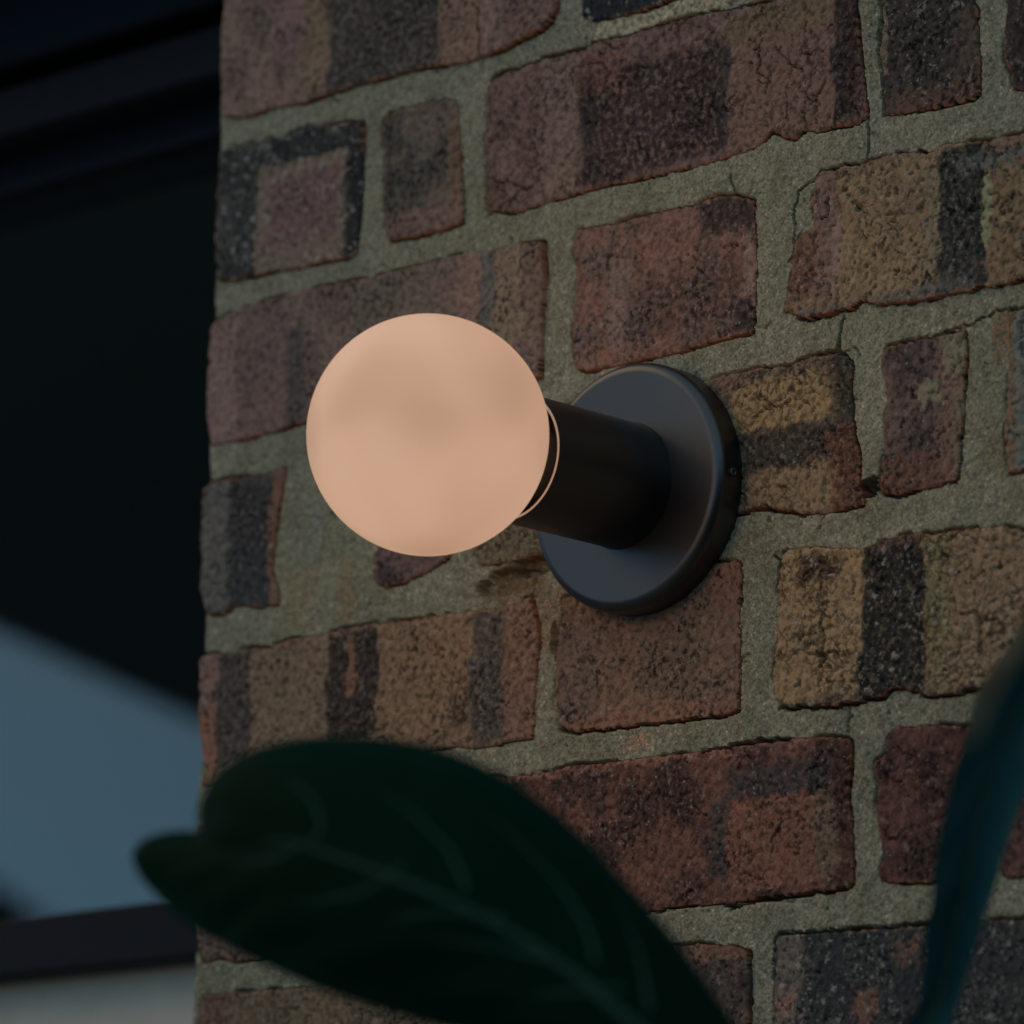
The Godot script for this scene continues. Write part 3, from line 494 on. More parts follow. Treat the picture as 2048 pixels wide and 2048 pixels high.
func _stamp(p: Vector2, r: float, deep: float) -> void:
	var x := (p.x - X0) / S
	var y := (Y0 - p.y) / S
	var rr := r / S
	for j in range(maxi(int(y - rr), 0), mini(int(y + rr) + 2, H)):
		for i in range(maxi(int(x - rr), 0), mini(int(x + rr) + 2, W)):
			var d := sqrt((i - x) * (i - x) + (j - y) * (j - y)) / rr
			if d < 1.0:
				cut[j * W + i] = maxf(cut[j * W + i], deep * minf(1.0, (1.0 - d) * 2.2))


func _weather(k: int) -> void:
	# colour, relief and owner of a band of rows of the wall's face
	var j0 := k * BAND
	var j1 := mini(j0 + BAND, H)
	var col := PackedByteArray()
	col.resize((j1 - j0) * W * 3)
	var fine := PackedByteArray()
	fine.resize((j1 - j0) * W)
	var hgt := PackedFloat32Array()
	hgt.resize((j1 - j0) * W)
	var own := PackedByteArray()
	own.resize((j1 - j0) * W)
	var near := PackedFloat32Array()
	near.resize(W)
	var fall := PackedFloat32Array()
	fall.resize(W)
	var whose := PackedInt32Array()
	whose.resize(W)
	var a := na
	var b := nb
	var c := nc
	var d := nd
	var e := ne
	var f := nf
	var h := ng
	var lev := even
	for j in range(j0, j1):
		var y := Y0 - j * S
		near.fill(-99.0)
		whose.fill(-1)
		for g in outlines.size():
			var o: Array = outlines[g]
			var ry: float = (o[1] - y) / GRID
			if ry < 0.0 or ry >= o[3] - 1:
				continue
			var dist: PackedFloat32Array = o[4]
			var r0 := int(ry)
			var fy := ry - r0
			var at0: int = r0 * o[2]
			var at1: int = at0 + o[2]
			var left: float = o[0]
			var i0 := maxi(0, int(ceil((left - X0) / S)))
			var i1 := mini(W, int((left + (o[2] - 1.01) * GRID - X0) / S))
			for i in range(i0, i1):
				var rx: float = (X0 + i * S - left) / GRID
				var c0 := int(rx)
				var fx := rx - c0
				var hi := dist[at0 + c0] * (1.0 - fx) + dist[at0 + c0 + 1] * fx
				var lo := dist[at1 + c0] * (1.0 - fx) + dist[at1 + c0 + 1] * fx
				var v := hi * (1.0 - fy) + lo * fy
				if v > near[i]:
					near[i] = v
					fall[i] = hi - lo
					whose[i] = g
		for i in W:
			var n := j * W + i
			var m := (j - j0) * W + i
			var x := X0 + i * S
			var va := a[n] / 255.0
			var vb := b[n] / 255.0
			var vc := lev[c[n]]
			var vf := f[n] / 255.0
			var vg := h[n] / 255.0
			var ve := e[n] / 255.0
			var v2 := b[(n + 401 * W) % (W * H)] / 255.0
			var dd := near[i] + (vb - 0.5) * 0.55 + (v2 - 0.5) * 0.3 + (vc - 0.5) * 0.5
			var r: float
			var gg: float
			var bl: float
			var z: float
			if dd > 0.0:
				var q := whose[i]
				var cl: PackedFloat32Array = colours[q]
				var tr: PackedFloat32Array = traits[q]
				var t := clampf((va - 0.5) * 2.2 + (vb - 0.5) * 1.4 + (ve - 0.5) * tr[3] * 2.0 + 0.5, 0.0, 1.0)
				r = lerpf(cl[0], cl[3], t)
				gg = lerpf(cl[1], cl[4], t)
				bl = lerpf(cl[2], cl[5], t)
				var dark := 0.0
				for p: PackedFloat32Array in bands[q]:
					var soft := p[8]
					var wx := x + (vb - 0.5) * (soft * 1.2 + 1.6) + (va - 0.5) * 4.0
					var wy := y + (v2 - 0.5) * (soft * 1.4 + 2.2) + (ve - 0.5) * 1.5
					var w := minf(minf(wx - p[0], p[1] - wx), minf(p[2] - wy, wy - p[3])) / soft + 0.5
					if w <= 0.0:
						continue
					w = clampf(w + (vc - 0.5) * 0.9, 0.0, 1.0) if w < 1.4 else 1.0
					w *= p[7] * (1.0 - p[9] * clampf((vc * 0.6 + vb * 0.5 - 0.62) * 5.0, 0.0, 1.0))
					r = lerpf(r, p[4], w)
					gg = lerpf(gg, p[5], w)
					bl = lerpf(bl, p[6], w)
				# clay shows orange where an arris has chipped
				if dd < 2.6:
					var chip := clampf(1.3 - dd / 1.3 + (vc - 0.5) * 0.8, 0.0, 1.0) * clampf((va * 0.8 + vb * 0.5 - 0.55) * 4.0 + (0.8 if fall[i] > 1.0 else 0.0), 0.0, 1.0) * 0.85
					r = lerpf(r, 0.30, chip)
					gg = lerpf(gg, 0.125, chip)
					bl = lerpf(bl, 0.06, chip)
				# sooty flecks; cracks darkened by grime and painted groove shade; salts, pale grit
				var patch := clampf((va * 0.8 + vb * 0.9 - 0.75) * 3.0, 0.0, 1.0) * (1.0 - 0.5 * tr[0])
				var soot_and_shade := maxf(clampf((0.22 - vc) * 9.0, 0.0, 1.0) * 0.8 * (0.25 + 0.75 * patch), clampf((0.10 - d[n] / 255.0) * 14.0 + (vc - 0.6) * 0.8, 0.0, 1.0) * 0.6 * tr[0] * clampf((vb + va - 0.75) * 3.0, 0.0, 1.0))
				r *= 1.0 - soot_and_shade
				gg *= 1.0 - soot_and_shade
				bl *= 1.0 - soot_and_shade * 0.95
				var grit := clampf((vf - (0.985 - 0.07 * tr[2])) * 30.0, 0.0, 1.0) * clampf((va - 0.35) * 4.0, 0.0, 1.0) * 0.6
				var v3 := lev[c[(j / 2) * W + i / 2 + 300]]
				var salt := clampf((v3 + (vc - 0.5) * 0.25 - (0.985 - 0.06 * tr[2])) * 14.0, 0.0, 1.0) * tr[2] * 0.75
				grit = maxf(grit, salt)
				r = lerpf(r, 0.40, grit)
				gg = lerpf(gg, 0.38, grit)
				bl = lerpf(bl, 0.32, grit)
				var spot := clampf((v2 * 0.5 + va * 0.5 - 0.56) * 5.0, 0.0, 1.0) * clampf((0.62 - vc) * 3.0, 0.0, 1.0) * 0.55
				r *= 1.0 - spot
				gg *= 1.0 - spot
				bl *= 1.0 - spot * 0.9
				var k2 := (0.80 + 0.36 * vc) * (0.92 + 0.16 * vf) * (0.86 + 0.28 * v2)
				r *= k2
				gg *= k2
				bl *= k2
				var crack := clampf((0.085 - d[n] / 255.0) * 14.0, 0.0, 1.0) * clampf((vb * 0.8 + va * 0.6 - 0.78 + 0.18 * tr[0]) * 6.0, 0.0, 1.0) * tr[0] * 0.45
				var pit := clampf((0.27 - vb * 0.6 - vc * 0.4) * 9.0, 0.0, 1.0) * tr[1]
				var edge := clampf(dd / 1.4, 0.0, 1.0)
				z = offsets[q][0] + offsets[q][1] * (x - offsets[q][3]) + offsets[q][2] * (y - offsets[q][4])
				z += -(1.0 - edge) * (1.0 - edge) * 0.9 + (va - 0.5) * 1.4 + (vb - 0.5) * 0.9 + (vc - 0.5) * 0.16 - clampf((0.22 - vg) * 4.0, 0.0, 1.0) * 0.15 * patch - crack * 1.9 - pit * 1.3 - cut[n]
				own[m] = q + 1
				fine[m] = int(clampf(vc * 0.85 + vf * 0.15, 0.0, 1.0) * 255.0)
			else:
				var t := clampf((va - 0.5) * 1.8 + (vb - 0.5) * 1.2 + 0.5, 0.0, 1.0)
				r = lerpf(0.345, 0.275, t)
				gg = lerpf(0.335, 0.268, t)
				bl = lerpf(0.238, 0.185, t)
				for p in STAINS:
					var soft: float = p[8]
					var wx := x + (vb - 0.5) * soft * 2.0
					var wy := y + (va - 0.5) * 4.0 + (vb - 0.5) * soft * 2.0
					var w := minf(minf(wx - p[0], p[1] - wx), minf(p[2] - wy, wy - p[3])) / soft + 0.5
					if w > 0.0:
						w = minf(w, 1.0) * p[7] * clampf(vc * 1.6, 0.0, 1.0)
						r = lerpf(r, p[4], w)
						gg = lerpf(gg, p[5], w)
						bl = lerpf(bl, p[6], w)
				var rust := clampf((ve * 0.5 + vb * 0.8 - 0.80) * 4.0, 0.0, 1.0) * 0.28
				r = lerpf(r, 0.27, rust)
				gg = lerpf(gg, 0.20, rust)
				bl = lerpf(bl, 0.11, rust)
				var sand := 0.58 + 0.60 * vf + 0.34 * (vc - 0.5)
				if vf > 0.975 and vc > 0.45:
					sand *= 1.5
				r *= sand
				gg *= sand
				bl *= sand
				if vf < 0.02 and vb > 0.5:
					r *= 1.35
					gg *= 0.9
					bl *= 0.6
				z = -0.45 + (va - 0.5) * 1.8 + (vb - 0.5) * 0.7 + (vf - 0.5) * 0.25 - cut[n]
				# the joint has shrunk away from the brick here and there
				if dd > -1.0:
					z -= clampf((va * 0.9 + vb * 0.4 - 0.58) * 7.0 + (0.5 if fall[i] > 1.0 else 0.0), 0.0, 1.0) * (1.0 + dd) * 5.0
				for v in CAVITIES:
					var ux: float = (x - v[0]) / v[2] + (vb - 0.5) * 0.7
					var uy: float = (y - v[1]) / v[3] + (va - 0.5) * 0.7
					var w := clampf((1.0 - ux * ux - uy * uy) * 4.0, 0.0, 1.0)
					if w > 0.0:
						z -= w * (v[4] + (vb - 0.5) * 4.0)
				own[m] = 0
				if x < 1.5 + (va - 0.5) * 5.0 + (vb - 0.5) * 2.0:
					own[m] = 255
				fine[m] = int(clampf(vf * 0.6 + vc * 0.4, 0.0, 1.0) * 255.0)
			hgt[m] = z
			col[m * 3] = int(255.0 * clampf(1.055 * pow(maxf(r, 0.0), 0.41667) - 0.055, 0.0, 1.0))
			col[m * 3 + 1] = int(255.0 * clampf(1.055 * pow(maxf(gg, 0.0), 0.41667) - 0.055, 0.0, 1.0))
			col[m * 3 + 2] = int(255.0 * clampf(1.055 * pow(maxf(bl, 0.0), 0.41667) - 0.055, 0.0, 1.0))
	out_colour[k] = col
	out_fine[k] = fine
	out_height[k] = hgt
	out_id[k] = own


func _face(id: int, i0: int, i1: int, j0: int, j1: int, skirt: float) -> ArrayMesh:
	# the relief of one brick (or of the mortar, id 0) on every second cell, with sides that run back into the wall
	var v := PackedVector3Array()
	var n := PackedVector3Array()
	var uv := PackedVector2Array()
	var idx := PackedInt32Array()
	var cols := (i1 - i0) / 2 + 1
	var rows := (j1 - j0) / 2 + 1
	var at := PackedInt32Array()
	at.resize(cols * rows)
	at.fill(-1)
	var used := PackedByteArray()
	used.resize(cols * rows)
	for r in rows:
		var j := j0 + r * 2
		for c in cols:
			var i := i0 + c * 2
			if i < 2 or j < 2 or i >= W - 2 or j >= H - 2:
				continue
			var own := ids[j * W + i]
			if id > 0:
				if own != id:
					continue
			elif own == 255:
				continue
			elif own != 0:   # the mortar reaches a little way under the bricks
				if ids[j * W + maxi(i - 9, 0)] != 0 and ids[j * W + mini(i + 9, W - 1)] != 0 and ids[maxi(j - 9, 0) * W + i] != 0 and ids[mini(j + 9, H - 1) * W + i] != 0:
					continue
				if ids[j * W + maxi(i - 9, 0)] == 255:
					continue
			var m := j * W + i
			var z := height[m] if own == id else -7.0
			at[r * cols + c] = v.size()
			v.append(Vector3((X0 + i * S) * 0.001, DATUM + (Y0 - j * S) * 0.001, z * 0.001))
			var hx := (height[m + 2] if ids[m + 2] == own else height[m]) - (height[m - 2] if ids[m - 2] == own else height[m])
			var hy := (height[m - 2 * W] if ids[m - 2 * W] == own else height[m]) - (height[m + 2 * W] if ids[m + 2 * W] == own else height[m])
			n.append(Vector3(-hx, -hy, 4.0 * S).normalized())
			uv.append(Vector2((i + 0.5) / W, (j + 0.5) / H))
	for r in rows - 1:
		for c in cols - 1:
			var q := r * cols + c
			if at[q] >= 0 and at[q + 1] >= 0 and at[q + cols] >= 0 and at[q + cols + 1] >= 0:
				used[q] = 1
				idx.append_array([at[q], at[q + 1], at[q + cols + 1], at[q], at[q + cols + 1], at[q + cols]])
	for r in rows - 1:
		for c in cols - 1:
			var q := r * cols + c
			if not used[q]:
				continue
			for side in 4:
				var other: bool = [r > 0 and used[q - cols], c < cols - 2 and used[q + 1], r < rows - 2 and used[q + cols], c > 0 and used[q - 1]][side]
				if other:
					continue
				var p: int = [at[q], at[q + 1], at[q + cols + 1], at[q + cols]][side]
				var t: int = [at[q + 1], at[q + cols + 1], at[q + cols], at[q]][side]
				var nn: Vector3 = [Vector3.UP, Vector3.RIGHT, Vector3.DOWN, Vector3.LEFT][side]
				var deep := skirt if v[p].x < 0.012 else 0.014
				var s := v.size()
				for g in [p, t]:
					v.append(v[g])
					v.append(Vector3(v[g].x, v[g].y, v[g].z - deep))
					n.append((nn + Vector3(0, 0, 0.5)).normalized())
					n.append(nn)
					uv.append(uv[g])
					uv.append(uv[g])
				idx.append_array([s, s + 1, s + 2, s + 2, s + 1, s + 3])
	var arrays := []
	arrays.resize(Mesh.ARRAY_MAX)
	arrays[Mesh.ARRAY_VERTEX] = v
	arrays[Mesh.ARRAY_NORMAL] = n
	arrays[Mesh.ARRAY_TEX_UV] = uv
	arrays[Mesh.ARRAY_INDEX] = idx
	var m := ArrayMesh.new()
	m.add_surface_from_arrays(Mesh.PRIMITIVE_TRIANGLES, arrays)
	return m


func _brick_wall() -> void:
	na = noise(11, FastNoiseLite.TYPE_SIMPLEX_SMOOTH, 42.0, 3)
	nb = noise(12, FastNoiseLite.TYPE_SIMPLEX_SMOOTH, 9.0, 3)
	nc = noise(13, FastNoiseLite.TYPE_SIMPLEX_SMOOTH, 4.2, 5, -1, 0.0, 1, 0.66)
	even = _levels(nc)
	nd = noise(14, FastNoiseLite.TYPE_CELLULAR, 5.5, 1, FastNoiseLite.RETURN_DISTANCE2_SUB, 2.2)
	ne = noise(15, FastNoiseLite.TYPE_SIMPLEX_SMOOTH, 5.0, 3, -1, 0.0, 7)
	ng = noise(17, FastNoiseLite.TYPE_CELLULAR, 2.6, 1, FastNoiseLite.RETURN_DISTANCE2_SUB, 1.3)
	nf = noise(16, FastNoiseLite.TYPE_CELLULAR, 0.8, 1, FastNoiseLite.RETURN_CELL_VALUE)
	var rng := RandomNumberGenerator.new()
	rng.seed = 5
	var keys := BRICKS.keys()
	outlines.resize(keys.size())
	for k in keys.size():
		var b: Dictionary = BRICKS[keys[k]]
		colours.append(PackedFloat32Array(b.c))
		traits.append(PackedFloat32Array(b.f))
		var list := []
		for q in b.b:
			list.append(PackedFloat32Array(q))
		bands.append(list)
		offsets.append([rng.randf_range(-0.4, 1.3), rng.randf_range(-0.008, 0.008), rng.randf_range(-0.02, 0.02), b.o[0] + 50.0, b.o[1] - 30.0])
	var job := WorkerThreadPool.add_group_task(_prepare, keys.size())
	WorkerThreadPool.wait_for_group_task_completion(job)
	_cuts()
	var n := int(ceil(float(H) / BAND))
	for list in [out_colour, out_fine, out_height, out_id]:
		list.resize(n)
	job = WorkerThreadPool.add_group_task(_weather, n)
	WorkerThreadPool.wait_for_group_task_completion(job)
	var col := PackedByteArray()
	var fine := PackedByteArray()
	for k in n:
		col.append_array(out_colour[k])
		fine.append_array(out_fine[k])
		height.append_array(out_height[k])
		ids.append_array(out_id[k])
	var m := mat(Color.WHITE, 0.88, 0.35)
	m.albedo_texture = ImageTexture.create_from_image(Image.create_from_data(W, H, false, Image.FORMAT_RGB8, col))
	m.heightmap_enabled = true
	m.heightmap_texture = ImageTexture.create_from_image(Image.create_from_data(W, H, false, Image.FORMAT_L8, fine))
	m.heightmap_scale = 0.026
	m.texture_repeat = false

	var wall := thing("brick_wall", "weathered red, brown and yellow brick wall with thick grey mortar joints behind the lamp", "wall")
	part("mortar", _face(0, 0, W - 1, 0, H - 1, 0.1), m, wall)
	for k in keys.size():
		var o: Array = outlines[k]
		var i0 := maxi(0, int((o[0] + 4.0 - X0) / S) / 2 * 2)
		var i1 := mini(W - 1, int((o[0] + o[2] * GRID - 4.0 - X0) / S))
		var j0 := maxi(0, int((Y0 - o[1] + 4.0) / S) / 2 * 2)
		var j1 := mini(H - 1, int((Y0 - o[1] + o[3] * GRID - 4.0) / S))
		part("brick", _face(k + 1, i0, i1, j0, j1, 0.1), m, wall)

	# the wall goes on above, below and to the right, out of the picture
	var mortar := speckled(Color(0.26, 0.25, 0.2), Color(0.36, 0.34, 0.28), 0.9, 9.0, 0.1, 3)
	var top := DATUM + 0.0072
	var low := DATUM - 0.5435
	var right := 0.5352
	part("wall_core", box(Vector3(0.006, 0.0, -0.23), Vector3(1.2, 3.0, -0.0135)), mortar, wall)
	part("mortar", box(Vector3(0.003, top, -0.0135), Vector3(1.2, 3.0, -0.002)), mortar, wall)
	part("mortar", box(Vector3(0.003, 0.0, -0.0135), Vector3(1.2, low, -0.002)), mortar, wall)
	part("mortar", box(Vector3(right, low, -0.0135), Vector3(1.2, top, -0.002)), mortar, wall)
	var clays := [
		speckled(Color(0.16, 0.09, 0.07), Color(0.40, 0.25, 0.19), 0.9, 8.0, 0.12, 21),
		speckled(Color(0.20, 0.15, 0.08), Color(0.46, 0.36, 0.20), 0.9, 8.0, 0.12, 22),
		speckled(Color(0.06, 0.06, 0.06), Color(0.24, 0.18, 0.15), 0.9, 8.0, 0.12, 23),
	]
	var pitch := 0.0804
	for row in range(-4, 11):
		var y := DATUM - row * pitch - 0.001
		var x := 0.0
		var widths := [0.1025, 0.05, 0.215, 0.05, 0.1025, 0.215, 0.1025, 0.215] if posmod(row, 2) == 1 else [0.215, 0.1025, 0.215, 0.1025, 0.215, 0.1025]
		for wd: float in widths:
			if x + wd < 1.2 and (row < 0 or row > 6 or x > right + 0.004):
				if x > right + 0.004 or row < 0 or row > 6:
					part("brick", box(Vector3(x, y - 0.062, -0.012), Vector3(x + wd, y, rng.randf_range(0.0, 0.001)), 0.002), clays[rng.randi() % 3], wall)
			x += wd + 0.0165


# ---------------------------------------------------------------- the window left of the wall
func _window() -> void:
	var w := thing("window", "dark framed window set back beside the corner of the brick wall", "window", Vector3(0, 0, 0))
	var steel := mat(Color(0.008, 0.014, 0.023), 0.6, 0.25)
	var l := -1.9
	var r := 0.02
	part("head_rail", box(Vector3(l, DATUM + 0.0745, -0.2), Vector3(r, DATUM + 0.165, -0.15), 0.002), steel, w)
	part("groove", box(Vector3(l, DATUM + 0.0605, -0.23), Vector3(r, DATUM + 0.0755, -0.19), 0.001), steel, w)
	part("head_rail", box(Vector3(l, DATUM + 0.0330, -0.2), Vector3(r, DATUM + 0.0615, -0.15), 0.002), steel, w)
	part("sash_rail", box(Vector3(l, DATUM + 0.0120, -0.23), Vector3(r, DATUM + 0.0340, -0.178), 0.001), steel, w)
	part("middle_rail", box(Vector3(l, DATUM - 0.4365, -0.2), Vector3(r, DATUM - 0.4055, -0.15), 0.002), steel, w)
	part("bottom_rail", box(Vector3(l, DATUM - 1.85, -0.2), Vector3(r, DATUM - 1.7, -0.15), 0.002), steel, w)
	part("stile", box(Vector3(l - 0.1, DATUM - 1.85, -0.2), Vector3(l, DATUM + 0.165, -0.15), 0.002), steel, w)
	var glass := mat(Color(0.01, 0.012, 0.012), 0.0, 0.5)
	glass.transparency = BaseMaterial3D.TRANSPARENCY_ALPHA
	glass.albedo_color.a = 0.03
	for z in [-0.185, -0.205]:
		part("pane", box(Vector3(l, DATUM - 0.408, z - 0.004), Vector3(r, DATUM + 0.014, z)), glass, w)
	part("infill_panel", box(Vector3(l, DATUM - 1.702, -0.184), Vector3(r, DATUM - 0.4345, -0.174), 0.001), speckled(Color(0.74, 0.65, 0.54), Color(0.82, 0.73, 0.62), 0.7, 3.0, 0.02, 8), w)
	structure("wall_left", box(Vector3(-3.2, 0.0, -0.3), Vector3(l - 0.1, 3.0, -0.05)), mat(Color(0.2, 0.17, 0.14), 0.9))
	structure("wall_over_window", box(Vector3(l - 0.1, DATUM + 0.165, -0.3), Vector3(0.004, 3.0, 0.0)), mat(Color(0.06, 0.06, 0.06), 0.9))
	structure("wall_under_window", box(Vector3(l - 0.1, 0.0, -0.3), Vector3(0.004, DATUM - 1.85, -0.05)), mat(Color(0.2, 0.17, 0.14), 0.9))


# ---------------------------------------------------------------- the lamp
func _wall_lamp() -> void:
	var at := Vector3(0.2771, DATUM - 0.2837, 0.0)
	var lamp := thing("wall_lamp", "matt black wall lamp with a round glowing peach globe on a short tube arm", "lamp", at)
	var black := mat(Color(0.095, 0.105, 0.114), 0.36, 0.5, 1.0)
	var r := 0.0542
	var round_edge := []
	for k in 13:
		var a := PI / 2 * k / 12
		round_edge.append(Vector2(r - 0.0045 + 0.0045 * cos(a), 0.0101 + 0.0045 * sin(a)))
	var plate := part("mounting_plate", lathe([[Vector2(r, -0.002), Vector2(r, 0.0101)], round_edge, [Vector2(r - 0.0045, 0.0146), Vector2(0.02, 0.0146)]], 160), black, lamp)
	# the grub screw in the plate's rim
	var screw := part("screw", lathe([[Vector2(0.0, 0.0004), Vector2(0.0009, 0.0004)], [Vector2(0.0009, 0.0004), Vector2(0.0009, 0.001), Vector2(0.0016, 0.0012), Vector2(0.0018, 0.0006), Vector2(0.0018, -0.002)]], 24), mat(Color(0.05, 0.05, 0.05), 0.3, 0.6), plate)
	var around := deg_to_rad(-0.5)
	screw.transform = Transform3D(Basis(Vector3(0, 0, 1), around) * Basis(Vector3(0, 1, 0), PI / 2), Vector3(cos(around) * r, sin(around) * r, 0.0066))
	var a_r := 0.0273
	var mouth := 0.0846
	part("arm", lathe([
		[Vector2(a_r + 0.0005, 0.0142), Vector2(a_r, 0.0152), Vector2(a_r, 0.05), Vector2(a_r, mouth - 0.0003)],
		[Vector2(a_r - 0.0013, mouth - 0.0003), Vector2(a_r - 0.0013, 0.05)],
		[Vector2(a_r - 0.0013, 0.05), Vector2(0.010, 0.05)],
	], 128), black, lamp)
	part("arm_rim", lathe([[Vector2(a_r, mouth - 0.0003), Vector2(a_r - 0.0002, mouth), Vector2(a_r - 0.0011, mouth), Vector2(a_r - 0.0013, mouth - 0.0003)]], 128), mat(Color(0.55, 0.50, 0.46), 0.35, 0.5, 1.0), lamp)
	# opal globe: uneven coating, lit from within
	var n := FastNoiseLite.new()
	n.seed = 4
	n.frequency = 0.008
	n.fractal_octaves = 2
	var ramp := Gradient.new()
	ramp.set_color(0, Color(0.72, 0.66, 0.60).linear_to_srgb())
	ramp.set_color(1, Color(1.0, 1.0, 1.0))
	ramp.add_point(0.5, Color(0.94, 0.90, 0.88).linear_to_srgb())
	var t := NoiseTexture2D.new()
	t.width = 256
	t.height = 256
	t.seamless = true
	t.noise = n
	t.color_ramp = ramp
	var opal := mat(Color(0.16, 0.14, 0.12), 0.45, 0.35)
	opal.emission_enabled = true
	opal.emission = Color(0.62, 0.385, 0.26).linear_to_srgb()
	opal.emission_energy_multiplier = GLOW
	opal.emission_operator = BaseMaterial3D.EMISSION_OP_MULTIPLY
	opal.emission_texture = t
	opal.uv1_triplanar = true
	opal.uv1_scale = Vector3.ONE * 7.0
	var g_r := 0.0496
	var g_z := 0.1341
	var globe := []
	for k in 61:
		var a := lerpf(PI / 2, -PI / 2 + 0.44, k / 60.0)
		globe.append(Vector2(g_r * cos(a), g_z + g_r * sin(a)))
	var bulb := part("bulb", lathe([globe], 128), opal, lamp)
	part("bulb_neck", lathe([[Vector2(0.0212, 0.0890), Vector2(0.0185, 0.0840), Vector2(0.0165, 0.0780), Vector2(0.0150, 0.0700)]], 64), mat(Color(0.30, 0.26, 0.22), 0.3, 0.5), bulb)
	part("bulb_cap", lathe([[Vector2(0.0150, 0.0700), Vector2(0.0135, 0.068), Vector2(0.0132, 0.050)]], 48), mat(Color(0.5, 0.48, 0.45), 0.3, 0.5, 1.0), bulb)
	var glow := OmniLight3D.new()
	glow.name = "lamp_light"
	glow.light_color = Color(0.62, 0.385, 0.26).linear_to_srgb()
	glow.light_energy = 0.007
	glow.light_size = 0.04
	glow.omni_range = 6.0
	glow.omni_attenuation = 2.0
	glow.shadow_enabled = true
	glow.position = Vector3(0, 0, g_z)
	lamp.add_child(glow)


const GLOW := 1.1


# ---------------------------------------------------------------- the plant in front
func _spline(rows: Array, s: float, col: int) -> Vector3:
	var n := rows.size() - 1
	var x := clampf(s, 0.0, 1.0) * n
	var k := mini(int(x), n - 1)
	var p := []
	for d in [-1, 0, 1, 2]:
		var r: Array = rows[clampi(k + d, 0, n)]
		p.append(Vector3(r[col * 3], r[col * 3 + 1], r[col * 3 + 2]) * 0.001)
	return p[1].cubic_interpolate(p[2], p[0], p[3], x - k)


func _on_leaf(rows: Array, s: float, u: float, bulge: float) -> Vector3:
	# u runs from the lower margin (-1) over the midrib (0) to the upper margin (1)
	var mid := _spline(rows, s, 1)
	var rim := _spline(rows, s, 0 if u >= 0.0 else 2)
	var a := absf(u)
	var p := mid.lerp(rim, a)
	var toward := (get_node("camera") as Node3D).position - mid
	return p + toward.normalized() * (bulge * sin(a * PI) * (1.0 - 0.6 * s) + 0.0004 * sin(s * 44.0 - a * 7.0) * a * (1.0 - a) * 4.0)


func _leaf(rows: Array, bulge: float, green: Color, rim: Color, rim_from: float, dry := false) -> ArrayMesh:
	var ns := 90
	var nu := 28
	var grid := []
	for k in ns + 1:
		var line := []
		for q in nu + 1:
			line.append(_on_leaf(rows, float(k) / ns, 2.0 * q / nu - 1.0, bulge))
		grid.append(line)
	var st := SurfaceTool.new()
	st.begin(Mesh.PRIMITIVE_TRIANGLES)
	var rng := RandomNumberGenerator.new()
	rng.seed = 9
	for face in 2:
		st.set_smooth_group(face)
		for k in ns:
			for q in nu:
				var c: Array = [[k, q], [k + 1, q], [k + 1, q + 1], [k, q + 1]]
				var nrm: Vector3 = (grid[k + 1][q] - grid[k][q]).cross(grid[k][q + 1] - grid[k][q]).normalized()
				var order := [0, 1, 2, 0, 2, 3] if face == 0 else [0, 2, 1, 0, 3, 2]
				for i in order:
					var e: float = absf(2.0 * c[i][1] / nu - 1.0)
					var share := clampf((e - rim_from) / (1.001 - rim_from), 0.0, 1.0)
					if dry:   # the dead brown margin is widest towards the tip
						share *= clampf((0.46 - float(c[i][0]) / ns) * 6.0, 0.0, 1.0) * (1.0 if c[i][1] > nu / 2 else 0.5)
					var tint := green.lerp(rim, share)
					st.set_color(tint)
					st.add_vertex(grid[c[i][0]][c[i][1]] - nrm * 0.0005 * face)
	st.index()
	st.generate_normals()
	return st.commit()


